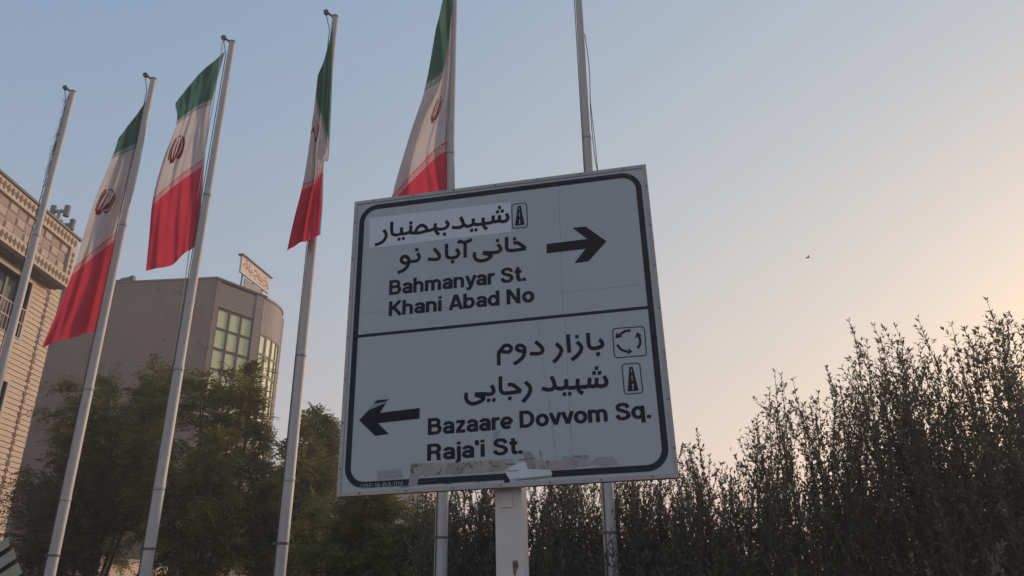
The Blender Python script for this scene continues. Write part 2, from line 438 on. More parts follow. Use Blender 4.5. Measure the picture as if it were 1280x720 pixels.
for c in range(ncol):
    for r in range(3):
        ya = y0 - tw * (c + 1); za = 12.11 + th * r
        if ya < yN + .1: continue
        dark = (c + r) % 2
        key = dark
        if key not in tmesh:
            b = MB(); e = .012; dp = .05 if not dark else .02
            b.add([(0, e, e), (0, tw - e, e), (0, tw - e, th - e), (0, e, th - e), (dp, e + .05, e + .05), (dp, tw - e - .05, e + .05), (dp, tw - e - .05, th - e - .05), (dp, e + .05, th - e - .05)],
                  [(0, 1, 5, 4), (1, 2, 6, 5), (2, 3, 7, 6), (3, 0, 4, 7), (4, 5, 6, 7)])
            o = b.build('tile', M['tile_dark' if dark else 'tile_light'], A, local=True); tmesh[key] = o
        else:
            o = tmesh[key].copy(); link(o, A)
        o.location = Vector((XA - .115, ya, za)) - A.location
# rooftop H-shaped flue cowls
def cowl(px, py, size, label):
    c = at_x(px, py, -15.6); r = empty('flue_cowl', (c[0], c[1], 13.54)); tag(r, label, 'flue cowl', 'flue cowls on the brick building roof')
    zt = c[2]
    MB().tube([(c[0], c[1], 13.5), (c[0], c[1], zt)], .07 * size, 10).build('pipe', M['sign_frame'], r, True)
    MB().tube([(c[0] - .24 * size, c[1], zt), (c[0] + .24 * size, c[1], zt)], .07 * size, 10).build('crossbar', M['sign_frame'], r, True)
    for s in (-1, 1):
        MB().tube([(c[0] + s * .24 * size, c[1], zt - .2 * size), (c[0] + s * .24 * size, c[1], zt + .2 * size)], .1 * size, 12).build('drum', M['concrete'], r, True)
cowl(75, 264, 1.0, 'taller grey H-shaped flue cowl on the brick building roof')
cowl(82, 281, .95, 'shorter grey H-shaped flue cowl nearer the roof corner')

# ------------------------------------------------------------------ building B: grey rendered block with green glass
ZB = 16.5
C0 = np.array([-14.05, 33.5]); D1 = np.array([-12.77, 35.43]); dv = (D1 - C0) / np.linalg.norm(D1 - C0); nv = np.array([dv[1], -dv[0]])
B = empty('office_building', (-16, 38, 0))
tag(B, 'grey rendered building with green glass windows and a curved corner behind the trees', 'building')
def P3(p, z): return (p[0], p[1], z)
Lf = np.array([-22.4, 34.2])
curve = [np.array(p) for p in ((-12.57, 35.96), (-12.36, 36.55), (-12.22, 37.1), (-12.2, 37.65), (-12.30, 38.25), (-12.42, 38.5))]
curve = catmull(curve, 3)
Eend = np.array([-12.36, 38.9])
def extrude(poly, z0, z1, name, m, parent):
    k = len(poly); vs = [P3(p, z0) for p in poly] + [P3(p, z1) for p in poly]
    fs = [(i, (i + 1) % k, (i + 1) % k + k, i + k) for i in range(k)] + [tuple(range(k - 1, -1, -1)), tuple(range(k, 2 * k))]
    return MB().add(vs, fs).build(name, m, parent)
inset = .18
outer = [Lf, C0]
body = [Lf, C0, C0 + dv * .02 - nv * .0, D1 - nv * inset * 1.0] + [c + np.array([-inset, 0]) for c in curve] + [Eend - np.array([inset, 0]), np.array([-14, 44.0]), np.array([-22.4, 44.5])]
extrude([Lf, C0, C0 - nv * inset + dv * .05] + [D1 - nv * inset] + [c + np.array([-inset, 0]) for c in curve] + [Eend - np.array([inset, 0]), np.array([-14, 44.0]), np.array([-22.4, 44.5])],
        0, ZB - .04, 'wall', M['render_wall'], B)
def fbox(t0, t1, z0, z1, d0, d1):
    """box on the straight facade: t along, d outwards"""
    a = C0 + dv * (t0 + t1) / 2 + nv * (d0 + d1) / 2
    return (P3(a, (z0 + z1) / 2), (t1 - t0, d1 - d0, z1 - z0), ((dv[0], dv[1], 0), (nv[0], nv[1], 0), (0, 0, 1)))
# pilaster strip of render at the corner, horizontal siding boards, tiled pilasters
MB().box(*fbox(.03, .28, 0, ZB - .03, -inset + .01, 0)).build('corner_strip', M['render_wall'], B)
zb = 15.12
pr = None
while zb < 16.3:
    o = MB().box(*fbox(.29, 2.33, zb, zb + .165, -inset + .01, -.02)).build('siding_board', M['siding'], B); zb += .172
MB().box(*fbox(.29, 2.33, 15.12, 16.3, -inset + .005, -.06)).build('siding_backing', M['dark_metal'], B)
MB().box(*fbox(-.05, 2.95, 16.42, 16.52, -.3, .06)).build('coping', M['dark_metal'], B)
zt = 0.02; k = 0
tb = MB()
pil_src = {}
def tiles(t0, t1, key, dirv, org, nrm):
    z = 8.0
    tb = MB().box(P3(org + dirv * (t0 + t1) / 2 - nrm * .09, 4.0), (t1 - t0, .18, 8.0), ((dirv[0], dirv[1], 0), (nrm[0], nrm[1], 0), (0, 0, 1)))
    tb.build('pilaster_base', M['pilaster'], B)
    MB().box(P3(org + dirv * (t0 + t1) / 2 - nrm * .12, 12.2), (t1 - t0 - .01, .1, 8.4), ((dirv[0], dirv[1], 0), (nrm[0], nrm[1], 0), (0, 0, 1))).build('pilaster_core', M['siding'], B)
    while z < ZB - .1:
        c = org + dirv * (t0 + t1) / 2 - nrm * .03
        MB().box(P3(c, z + .12), (t1 - t0, .09, .228), ((dirv[0], dirv[1], 0), (nrm[0], nrm[1], 0), (0, 0, 1))).build('tile', M['pilaster'], B); z += .24
tiles(2.35, 2.78, 'a', dv, C0, nv)
e2 = Eend - curve[-1]; le = np.linalg.norm(e2); e2 = e2 / le
tiles(0.02, le, 'b', e2, curve[-1], np.array([e2[1], -e2[0]]))
def window_at(P, Q, z0, z1, ow):
    """one glazed pane with frame between plan points P and Q"""
    P = np.array(P); Q = np.array(Q); d = Q - P; L = np.linalg.norm(d); d = d / L; n = np.array([d[1], -d[0]])
    ax = ((d[0], d[1], 0), (n[0], n[1], 0), (0, 0, 1)); c = (P + Q) / 2; fw = ow
    f = MB()
    for (t, zz_, a, b) in ((-L / 2 + fw / 2, (z0 + z1) / 2, fw, z1 - z0), (L / 2 - fw / 2, (z0 + z1) / 2, fw, z1 - z0),
                           (0, z0 + fw / 2, L - 2 * fw, fw), (0, z1 - fw / 2, L - 2 * fw, fw)):
        f.box(P3(c + d * t, zz_), (a, .09, b), ax)
    w0 = f.build('window', M['dark_metal'], B)
    MB().box(P3(c - n * .01, (z0 + z1) / 2), (L - 2 * fw + .002, .02, z1 - z0 - 2 * fw + .002), ax).build('pane', M['glass_green'], w0)
for r in range(7):
    z1 = 15.06 - .985 * r; z0 = z1 - .98
    for c in range(3):
        window_at(C0 + dv * (.31 + .677 * c) - nv * .09, C0 + dv * (.31 + .677 * c + .672) - nv * .09, z0, z1, .05)
cl = [np.linalg.norm(curve[i + 1] - curve[i]) for i in range(len(curve) - 1)]; cum = np.concatenate([[0], np.cumsum(cl)])
def cpt(t):
    i = min(np.searchsorted(cum, t, side='right') - 1, len(cl) - 1); return curve[i] + (curve[i + 1] - curve[i]) * ((t - cum[i]) / cl[i])
NC = 5
for r in range(7):
    z1 = 14.5 - .985 * r; z0 = z1 - .98
    for c in range(NC):
        window_at(cpt(cum[-1] * c / NC + .01), cpt(cum[-1] * (c + 1) / NC - .01), z0, z1, .045)
NR = 17
for k in range(NR):
    a = cpt(cum[-1] * k / NR + .004); b = cpt(cum[-1] * (k + 1) / NR - .012); d = b - a; L = np.linalg.norm(d); d /= L; n = np.array([d[1], -d[0]])
    MB().box(P3((a + b) / 2, 15.46), (L, .07, 1.86), ((d[0], d[1], 0), (n[0], n[1], 0), (0, 0, 1))).build('siding_rib', M['siding'], B)
cpb = MB()
for k in range(len(curve) - 1):
    a, b = curve[k], curve[k + 1]; d = b - a; L = np.linalg.norm(d); d /= L; n = np.array([d[1], -d[0]])
    cpb.box(P3((a + b) / 2 - n * .05, 16.45), (L + .01, .26, .1), ((d[0], d[1], 0), (n[0], n[1], 0), (0, 0, 1)))
cpb.build('curved_coping', M['dark_metal'], B)
wd = (C0 - Lf) / np.linalg.norm(C0 - Lf)
MB().box(P3((Lf + C0) / 2 + np.array([0, .1]), 16.5), (np.linalg.norm(C0 - Lf), .3, .07), ((wd[0], wd[1], 0), (-wd[1], wd[0], 0), (0, 0, 1))).build('parapet_cap', M['concrete'], B)
# rooftop billboard
tl, tr = np.array([-13.65, 35.2, 18.48]), np.array([-13.10, 38.09, 18.48]); bl, br = np.array([-13.65, 35.2, 17.56]), np.array([-13.10, 38.09, 17.56])
bdir = (tr - tl)[:2] / np.linalg.norm((tr - tl)[:2]); bnv = np.array([bdir[1], -bdir[0]]); nb3 = np.array([bnv[0], bnv[1], 0])
bill = empty('billboard', (bl[0], bl[1], 16.46))
tag(bill, 'weathered rooftop billboard with faded red lettering on the grey building', 'billboard')
zt_, zb_ = (tl[2] + tr[2]) / 2, (bl[2] + br[2]) / 2
tA = tl[:2]; tB = tr[:2]
def bq(s, t, dn=0): p = tA + (tB - tA) * s + bnv * dn; return (p[0], p[1], zb_ + (zt_ - zb_) * t)
MB().slab([bq(0, 0), bq(1, 0), bq(1, 1), bq(0, 1)], -nb3, .1).build('panel', M['bill_white'], bill)
MB().slab([bq(-.04, 1.0, .1), bq(1.04, 1.0, .1), bq(1.04, 1.06, .1), bq(-.04, 1.06, .1)], -nb3, .3).build('cap', M['dark_metal'], bill)
MB().slab([bq(.25, -.75, -.14), bq(.85, -.75, -.14), bq(.85, -.03, -.14), bq(.25, -.03, -.14)], -nb3, .05).build('skirt', M['siding'], bill)
for s in (.18, .55, .88): MB().tube([(*bq(s, 0, -.2)[:2], 16.4), bq(s, .9, -.2)], .04, 8).build('stay', M['dark_metal'], bill)
scr = [[(.06, .42), (.1, .62), (.16, .72), (.21, .6), (.18, .46), (.12, .44)], [(.2, .5), (.26, .4), (.34, .42), (.4, .5)], [(.26, .85), (.27, .45)], [(.34, .62), (.34, .42)],
       [(.42, .66), (.5, .74), (.55, .58), (.5, .42), (.43, .36)], [(.55, .5), (.62, .36), (.7, .38), (.76, .48)], [(.62, .72), (.62, .38)], [(.69, .6), (.69, .38)],
       [(.78, .56), (.86, .6), (.9, .44), (.85, .28), (.76, .2)], [(.9, .5), (.95, .32), (.97, .2)], [(.3, .24), (.34, .24)], [(.46, .22), (.5, .22)], [(.66, .2), (.7, .2)], [(.14, .88), (.18, .88)], [(.8, .76), (.84, .76)]]
Lb = np.linalg.norm(tB - tA); Hb = zt_ - zb_; mb = MB()
for i, s in enumerate(scr):
    v2, f2 = stroke2d(catmull([(a * Lb, b * Hb) for a, b in s], 5) if len(s) > 2 else [(a * Lb, b * Hb) for a, b in s], .085)
    mb.add([bq(p[0] / Lb, p[1] / Hb, .006 + i * .001) for p in v2], f2)
mb.build('lettering', M['bill_red'], bill)
# roof vent on the left of the roof
vc = at_y(152, 349, 34.5); rv = empty('roof_vent', (vc[0], vc[1], 16.5)); tag(rv, 'dark metal roof vent with an elbow on the grey building roof', 'vent')
MB().box((vc[0], vc[1], 16.62), (.75, .5, .3)).build('base', M['dark_metal'], rv)
MB().tube([(vc[0] - .1, vc[1], 16.7), (vc[0] + .05, vc[1], 16.85), (vc[0] + .5, vc[1], 16.93)], .13, 10).build('duct', M['siding'], rv, True)
MB().tube([(vc[0] + .46, vc[1], 16.92), (vc[0] + .62, vc[1], 16.94)], .17, 10).build('hood', M['dark_metal'], rv, True)

# ------------------------------------------------------------------ farther buildings and walls
fa = at_y(396, 541, 46); fb = at_y(532, 541, 46)
FB = empty('far_building', ((fa[0] + fb[0]) / 2, 50, 0)); tag(FB, 'plain beige far building showing between the trees and the road sign', 'building')
MB().bx(fa[0], fb[0], 46, 55, 0, fa[2]).build('wall', M['far_wall'], FB)
MB().bx(fa[0] - .1, fb[0] + .1, 45.9, 55.1, fa[2], fa[2] + .18).build('parapet_cap', M['concrete'], FB)
for k in range(4):
    for zz_ in (2.2, 5.4):
        x0 = fa[0] + .9 + k * 1.6
        if x0 + 1 > fb[0]: continue
        w0 = MB().bx(x0, x0 + .9, 45.94, 46.02, zz_, zz_ + 1.4).build('window', M['dark_metal'], FB)
        MB().bx(x0 + .07, x0 + .83, 45.92, 45.945, zz_ + .07, zz_ + 1.33).build('pane', M['glass_blue'], w0)
wa = at_y(50, 688, 21.0); wb_ = at_z(210, 708, wa[2])
BW = empty('boundary_wall', ((wa[0] + wb_[0]) / 2, (wa[1] + wb_[1]) / 2, 0)); tag(BW, 'low peach plastered wall behind the bare tree branches at lower left', 'wall')
d = np.array([wb_[0] - wa[0], wb_[1] - wa[1]]); Lw = np.linalg.norm(d); d /= Lw; n = np.array([d[1], -d[0]])
c = np.array([(wa[0] + wb_[0]) / 2, (wa[1] + wb_[1]) / 2]) - n * .12
MB().box(P3(c, wa[2] / 2), (Lw, .24, wa[2]), ((d[0], d[1], 0), (-n[0], -n[1], 0), (0, 0, 1))).build('wall', M['peach_wall'], BW)
MB().box(P3(c, wa[2] + .04), (Lw + .06, .32, .08), ((d[0], d[1], 0), (-n[0], -n[1], 0), (0, 0, 1))).build('coping', M['concrete'], BW)

# small board shelter at the lower left corner
YS = 9.0
sp = at_y(-30, 760, YS)
SH = empty('board_shelter', (sp[0], YS + .5, 0)); tag(SH, 'small shelter roof of grey green boards in the lower left corner', 'shelter')
for (q0, q1, q2, q3) in (((-70, 722), (10.5, 671), (12, 682), (-68, 735)), ((-70, 743), (17, 686), (21, 697), (-68, 757)), ((-70, 762), (23, 703), (28, 716), (-68, 778)), ((-70, 782), (29, 722), (34, 736), (-68, 800))):
    qq = [at_y(*q, YS) for q in (q3, q2, q1, q0)]
    MB().slab(qq, (-.6, .85, -.05), .8).build('board', M['board'], SH)
bk = [at_y(*q, YS + .06) for q in ((-68, 800), (31, 735), (10, 676), (-70, 728))]
MB().slab(bk, (-.6, .85, -.05), .7).build('roof_frame', M['dark_metal'], SH)
for (px, yy) in ((-60, YS + .15), (5, YS + .15), (-60, YS + 1.2), (5, YS + 1.2)):
    q = at_y(px, 760, YS); MB().bx(q[0] - .04, q[0] + .04, yy - .04, yy + .04, 0, 1.75).build('post', M['dark_metal'], SH)

# ------------------------------------------------------------------ flagpoles
POLES = [(-9.38, 13.51), (-7.48, 13.12), (-5.45, 12.02), (-3.28, 11.36), (-0.985, 10.75), (1.22, 10.35)]
HP = 12.0
plabel = ['bare flagpole at the far left with frayed rope and no flag', 'flagpole carrying the leftmost flag', 'flagpole carrying the second flag from the left, with loose halyard',
          'flagpole carrying the narrow folded flag left of the road sign', 'flagpole behind the left half of the road sign', 'flagpole without a flag behind the right half of the road sign']
def make_pole():
    r = empty('flagpole', (0, 0, 0))
    sec = [(0.12, 3.45, .09, .087), (3.45, 5.35, .084, .08), (5.35, 8.6, .076, .07), (8.6, HP, .064, .058)]
    for z0, z1, r0, r1 in sec: MB().lathe((0, 0, 0), [(r0, z0), (r1, z1)], 20).build('shaft', M['pole'], r, True)
    for z0, rr in ((3.45, .0885), (5.35, .083), (8.6, .073)):
        MB().lathe((0, 0, 0), [(rr - .004, z0 - .05), (rr, z0 - .045), (rr, z0 + .01), (rr - .012, z0 + .03)], 20).build('joint_ring', M['pole'], r, True)
        MB().lathe((0, 0, 0), [(rr + .001, z0 - .052), (rr + .001, z0 - .062)], 20).build('weld_line', M['pole_dark'], r, True)
    MB().lathe((0, 0, 0), [(.058, HP), (.062, HP + .005), (.062, HP + .03), (.02, HP + .045)], 16).build('cap', M['pole_dark'], r, True)
    b = MB(); b.tube([(-.04, -.02, HP + .0), (-.12, -.03, HP + .07), (-.17, -.03, HP + .1)], .022, 8); b.tube([(-.17, -.06, HP + .1), (-.17, .0, HP + .1)], .05, 12)
    b.build('pulley', M['pole_dark'], r, True)
    MB().lathe((0, 0, 0), [(.17, .1), (.17, .16), (.1, .17), (.1, .3), (.09, .32)], 20).build('base_flange', M['pole_dark'], r, True)
    MB().tube([(-.062, -.078, .8), (-.062, -.075, 3.4), (-.07, -.062, 5.4), (-.075, -.05, 8.6), (-.08, -.02, HP - .3), (-.17, -.03, HP + .06)], .008, 5).build('halyard', M['rope'], r)
    g = MB(); g.lathe((0, 0, 0), [(.091, 2.52), (.097, 2.525), (.097, 2.55), (.091, 2.555)], 16); g.box((-.105, -.02, 2.54), (.05, .02, .04)); g.build('cleat_clamp', M['pole_dark'], r, True)
    return r
proto = make_pole()
plist = []
for i, (x, y) in enumerate(POLES):
    if i == 0: r = proto
    else:
        r = proto.copy(); COL.objects.link(r)
        for ch in proto.children:
            cc = ch.copy(); COL.objects.link(cc); cc.parent = r
    plist.append(r)
for r, (x, y), lb in zip(plist, POLES, plabel):
    r.location = (x, y, 0); tag(r, lb, 'flagpole', 'row of tall flagpoles'); r.rotation_euler = (0, 0, 0)
# frayed rope on the bare pole, slack lines on poles 3 and 6
bpy.context.view_layer.update()
fr = MB(); x, y = POLES[0]
zz_ = 8.2
while zz_ < HP - .1:
    L = random.uniform(.015, .07) * (1 if zz_ > 9.5 else .5); s = -.062 - random.uniform(0, .012)
    fr.tube([(x - .02, y - .065, zz_ + random.uniform(.02, .09)), (x + s, y - .03, zz_), (x + s - L, y - .04, zz_ + random.uniform(-.05, .06)), (x + s - L * random.uniform(.2, 1.3), y - .04, zz_ - random.uniform(.02, .1))], .0055, 4)
    zz_ += random.uniform(.02, .09) if zz_ > 9.8 else random.uniform(.1, .35)
tag(fr.build('frayed_rope', M['rope'], plist[0]), kind='stuff')
x, y = POLES[2]
sl1 = MB(); sl1.tube(catmull([(x - .17, y - .04, HP + .05), (x - .15, y - .05, 10.8), (x - .15, y - .05, 9.2), (x - .13, y - .05, 7.5), (x - .1, y - .05, 6.4), (x - .09, y - .05, 5.4)], 5), .008, 5)
sl1.build('slack_line', M['rope_light'], plist[2])
x, y = POLES[5]
sl2 = MB(); sl2.tube(catmull([(x + .06, y - .06, 10.6), (x + .1, y - .06, 9.9), (x + .08, y - .06, 9.0), (x + .1, y - .06, 8.2), (x + .17, y - .06, 7.5), (x + .15, y - .06, 7.0), (x + .2, y - .06, 6.2), (x + .12, y - .06, 5.2), (x + .09, y - .06, 4.4)], 6), .007, 5)
sl2.tube(catmull([(x + .08, y - .07, 9.3), (x + .13, y - .07, 8.0), (x + .12, y - .07, 7.0), (x + .14, y - .07, 6.0), (x + .09, y - .07, 4.6)], 6), .006, 5)
sl2.build('slack_line', M['rope'], plist[5])

# ------------------------------------------------------------------ flags
KUFIC = ["1111111111111110", "1000000010000010", "1011111010111010", "1010001010101010", "1010101010101010", "1110101110101110", "0000100000100000", "1111111111111111"]
def emblem_mask(x, y):
    """x, y in units of the emblem's half height"""
    ax = np.abs(x)
    e = lambda cx, rx, ry, cy=0: ((ax - cx) / rx) ** 2 + ((y - cy) / ry) ** 2
    oc = (e(0, .86, 1.0) < 1) & (e(-.17, .81, 1.07) > 1) & (y > -.72) & (y < .86) & (ax > .25)
    ic = (e(0, .54, .98, -.02) < 1) & (e(-.15, .47, .98, .1) > 1) & (ax > .06) & (y < .72)
    sw = (ax < .085 * np.clip((1.0 - y) * 1.2, .25, 1)) & (y > -.98) & (y < .72)
    td = (np.abs(y - .92 - .06 * np.cos(x * 22)) < .05) & (ax < .2)
    bs = (np.abs(y + .93) < .045) & (ax < .3)
    return oc | ic | sw | td | bs

def flag(pi, rows, folds, emb, label, nu=150, nv_=300, yoff=-.02):
    """rows: (v, [(px,py) from hoist to fly]) traced in the vertical plane of the pole; folds give the cloth its depth"""
    Y = POLES[pi][1] + yoff
    vs = [r[0] for r in rows]
    ctl = []
    for v, pts in rows:
        pts = [at_y(*p, Y)[[0, 2]] for p in pts]
        dense = catmull(pts, 12); dense = np.array(dense)
        s = np.concatenate([[0], np.cumsum(np.linalg.norm(np.diff(dense, axis=0), axis=1))]); s /= s[-1]
        u = np.linspace(0, 1, nu + 1)
        ctl.append(np.stack([np.interp(u, s, dense[:, 0]), np.interp(u, s, dense[:, 1])], 1))
    ctl = np.array(ctl)                               # rows x u x 2
    vv = np.linspace(0, 1, nv_ + 1); G = np.zeros((nv_ + 1, nu + 1, 2))
    # cubic hermite in v with finite-difference tangents
    T = np.zeros_like(ctl); vs_ = np.array(vs)
    for i in range(len(vs)):
        a, b = max(i - 1, 0), min(i + 1, len(vs) - 1); T[i] = (ctl[b] - ctl[a]) / (vs_[b] - vs_[a])
    for k, v in enumerate(vv):
        i = min(np.searchsorted(vs_, v, side='right') - 1, len(vs) - 2); h = vs_[i + 1] - vs_[i]; t = (v - vs_[i]) / h
        G[k] = (2 * t**3 - 3 * t**2 + 1) * ctl[i] + (t**3 - 2 * t**2 + t) * h * T[i] + (-2 * t**3 + 3 * t**2) * ctl[i + 1] + (t**3 - t**2) * h * T[i + 1]
    U, V = np.meshgrid(np.linspace(0, 1, nu + 1), vv)
    dep = np.zeros_like(U)
    for (amp, fu, fv, ph) in folds: dep += amp * np.sin(2 * math.pi * (fu * U + fv * V) + ph)
    # small wind ripples
    nz = np.array([[mnoise.noise(Vector((u_ * 2.2 + pi * 7, v_ * 5, pi * 3.1))) for u_ in np.linspace(0, 1, 31)] for v_ in np.linspace(0, 1, 41)])
    iu = U * 30; iv = V * 40; i0 = np.minimum(iu.astype(int), 29); j0 = np.minimum(iv.astype(int), 39); fu_ = iu - i0; fv_ = iv - j0
    nzz = nz[j0, i0] * (1 - fu_) * (1 - fv_) + nz[j0, i0 + 1] * fu_ * (1 - fv_) + nz[j0 + 1, i0] * (1 - fu_) * fv_ + nz[j0 + 1, i0 + 1] * fu_ * fv_
    dep = (1.05 * dep + .12 * nzz) * np.clip(U * 5, .12, 1)
    fd_ = np.array([ctl[:, :, 0].mean(), Y, ctl[:, :, 1].mean() - 1.6]); fd_ /= np.linalg.norm(fd_)     # the wind lifts the folds up and away
    pts = np.stack([G[..., 0] + dep * fd_[0], Y + dep * fd_[1], G[..., 1] + dep * fd_[2]], -1)
    idx = np.arange((nv_ + 1) * (nu + 1)).reshape(nv_ + 1, nu + 1)
    q = np.stack([idx[:-1, :-1], idx[1:, :-1], idx[1:, 1:], idx[:-1, 1:]], -1).reshape(-1, 4)
    uc = (U[:-1, :-1] + .5 / nu).ravel(); vc_ = (V[:-1, :-1] + .5 / nv_).ravel()
    root = empty('flag', (pts[0, 0, 0], pts[0, 0, 1], pts[-1, 0, 2]))
    tag(root, label, 'flag', 'tricolour flags on the poles')
    P = pts.reshape(-1, 3)
    # kufic script edging along the inner edges of the green and red stripes
    bh = .034; s1 = (vc_ > 1 / 3 - bh) & (vc_ < 1 / 3); s2 = (vc_ > 2 / 3) & (vc_ < 2 / 3 + bh)
    km = np.zeros(len(uc), bool)
    bits = np.array([[c == '1' for c in r] for r in KUFIC])
    for s, t in ((s1, (vc_ - (1 / 3 - bh)) / bh), (s2, 1 - (vc_ - 2 / 3) / bh)):
        col = ((uc * 8 * 16) % 16).astype(int); row = np.clip((t * 8).astype(int), 0, 7)
        km |= s & bits[row, col]
    def sub(name, mask, m, off=0.0, both=False, parent=root):
        fq = q[mask]; used, inv = np.unique(fq, return_inverse=True); fq2 = inv.reshape(-1, 4)
        a = P[used].copy()
        if both:
            v2 = np.concatenate([a + [0, -off, 0], a + [0, off, 0]]); f2 = np.concatenate([fq2, fq2 + len(a)])
        else: v2, f2 = a, fq2
        o = big_mesh(name, v2, f2, m, parent); o.data.polygons.foreach_set('use_smooth', np.ones(len(f2), bool)); return o
    sub('green_stripe', (vc_ < 1 / 3) & ~(km & s1), M['green'])
    sub('white_stripe', ((vc_ >= 1 / 3) & (vc_ <= 2 / 3)), M['white'])
    sub('red_stripe', (vc_ > 2 / 3) & ~(km & s2), M['red'])
    sub('script_edging', km & s1, M['white']); sub('script_edging', km & s2, M['white'])
    # emblem: printed on the cloth around (px, py) with half height and width in pixels, cut out of the same cloth grid
    ex, ey, hh, hw, rot = emb
    c = at_y(ex, ey, Y)[[0, 2]]; sc_ = (at_y(ex, ey - 10, Y)[2] - at_y(ex, ey, Y)[2]) / 10
    cx_ = P[q].mean(1)[:, [0, 2]] - c
    ca, sa = math.cos(rot), math.sin(rot)
    lx = (cx_[:, 0] * ca + cx_[:, 1] * sa) / (hw * sc_); ly = (-cx_[:, 0] * sa + cx_[:, 1] * ca) / (hh * sc_)
    em = emblem_mask(lx, ly) & (vc_ > 1 / 3) & (vc_ < 2 / 3)
    if em.sum() > 4: sub('emblem', em, M['emblem'], .004, True)
    # header rope and clips on the hoist
    hd = MB(); hp = pts[::12, 0, :] + np.array([.012, -.005, 0])
    hd.tube(list(hp), .009, 5); hd.build('header_rope', M['rope_light'], root)
    return root

flag(1, [(0, [(187, 119), (168, 147), (148, 173)]), (1 / 3, [(178, 183), (160, 190), (139, 199)]), (.5, [(166, 240), (140, 252), (114, 262)]),
         (2 / 3, [(153, 284), (124, 306), (93, 333)]), (.85, [(138, 355), (105, 372), (72, 388)]), (1, [(126, 414), (100, 419), (78, 425), (52, 435)])],
     [(.10, 1.0, .15, .4), (.05, 2.3, -.6, 1.2), (.025, 5, 1.0, 0)], (133, 255, 17, 11, -.25), 'leftmost flag, green white and red, with its red corner reaching lowest')
flag(2, [(0, [(280, 65), (248, 94), (219, 129)]), (1 / 3, [(263, 131), (243, 140), (220, 156)]), (.5, [(259, 163), (235, 178), (203, 202)]),
         (2 / 3, [(255, 197), (224, 219), (191, 248)]), (.85, [(250, 258), (220, 275), (186, 298)]), (1, [(246, 307), (230, 317), (213, 332), (182, 339)])],
     [(.10, .8, .3, 1.9), (.05, 2.0, .7, 0), (.02, 5, -1, 1)], (220.5, 187, 17, 11, -.14), 'widest open flag, second from the left, showing its whole red emblem')
flag(3, [(0, [(417, 26), (409, 62), (397, 96)]), (1 / 3, [(410, 190), (403, 160), (394, 124)]), (.5, [(406, 200), (398, 190), (387, 178)]),
         (2 / 3, [(403, 208), (393, 224), (379, 228)]), (.85, [(402, 255), (388, 262), (368, 272)]), (1, [(399, 294), (380, 302), (359, 312)])],
     [(.14, 1.6, .2, .4), (.06, 3.0, .5, 0)], (391, 160, 11, 7, -.1), 'narrow folded flag hanging limp just left of the road sign', yoff=-.24)
flag(4, [(0, [(569, -60), (558, -20), (545, 36)]), (1 / 3, [(567, 5), (560, 55), (553, 96), (530, 115)]), (.5, [(566, 95), (548, 130), (512, 170)]),
         (2 / 3, [(566, 173), (547, 182), (519, 212), (491, 243)]), (.85, [(567, 235), (540, 255), (486, 285)]), (1, [(567, 300), (530, 315), (478, 335)])],
     [(.10, 1.2, .2, 2.2), (.05, 2.6, .4, 0.6), (.02, 5, 1, 0)], (546, 140, 17, 5, -.25), 'flag whose red stripe disappears behind the top edge of the road sign')

# ------------------------------------------------------------------ road sign
S_T = np.array([-1.1617, 5.1511, 2.3127])
r1 = np.array([2.1547, -.4433, .0274]); r1 /= np.linalg.norm(r1)
r2 = np.array([-.02167, -.0022, .9998]); r2 = r2 - r1 * (r1 @ r2); r2 /= np.linalg.norm(r2)
r3 = np.cross(r2, r1)                                     # away from the viewer
SW, SH_ = 2.2, 2.192
NF = -r3
def px_uv(x, y):
    p = on_plane(x, y, S_T, NF) - S_T; return np.array([p @ r1, p @ r2])
U0 = px_uv(633, 612)[0]; V0 = (S_T[2] + 0.0) / r2[2]
base = S_T + r1 * U0 - r2 * V0
sign = empty('road_sign', base)
mm = Matrix.Identity(4)
for i in range(3): mm[i][0] = r1[i]; mm[i][1] = r3[i]; mm[i][2] = r2[i]
mm.translation = Vector(base); sign.matrix_world = mm
tag(sign, 'large white bilingual direction sign with two arrows on a square post', 'road sign')
def L3(u, v, front=0.0): return (u - U0, -front, v + V0)       # sign coordinates -> sign local
def lbox(u0, u1, v0, v1, f0, f1): return ((( u0 + u1) / 2 - U0, -(f0 + f1) / 2, (v0 + v1) / 2 + V0), (u1 - u0, abs(f1 - f0), v1 - v0))
def sbuild(b, name, m, parent=None): return b.build(name, m, parent or sign, local=True)
fw = .026
sbuild(MB().box(*lbox(fw, SW - fw, fw, SH_ - fw, -.03, 0)), 'face_panel', M['sign_white'])
for (a, b, c, d_) in ((0, SW, 0, fw), (0, SW, SH_ - fw, SH_), (0, fw, fw, SH_ - fw), (SW - fw, SW, fw, SH_ - fw)):
    fo = sbuild(MB().box(*lbox(a, b, c, d_, -.05, .006)), 'edge_frame', M['sign_frame'])
    n = 7; rv_ = MB()
    for k in range(n):
        t = (k + .5) / n
        u, v = (a + (b - a) * t, (c + d_) / 2) if b - a > d_ - c else ((a + b) / 2, c + (d_ - c) * t)
        rv_.tube([L3(u, v, .005), L3(u, v, .010)], .006, 8)
    tag(sbuild(rv_, 'rivets', M['pole_dark'], fo), kind='stuff')
for v in (.35, 1.1, 1.85): sbuild(MB().box(*lbox(.05, SW - .05, v - .04, v + .04, -.085, -.03)), 'rear_rail', M['sign_frame'])
ZO = [0]
def flat(name, items, m, front, parent=None):
    """items: list of 2d (verts, faces) in sign uv"""
    b = MB()
    for i, (v2, f2) in enumerate(items): b.add([L3(p[0], p[1], front + .00012 * (i % 12)) for p in v2], f2)
    o = sbuild(b, name, m, parent)
    return o
def poly_px(pts): return ([px_uv(*p) for p in pts], [tuple(range(len(pts)))])
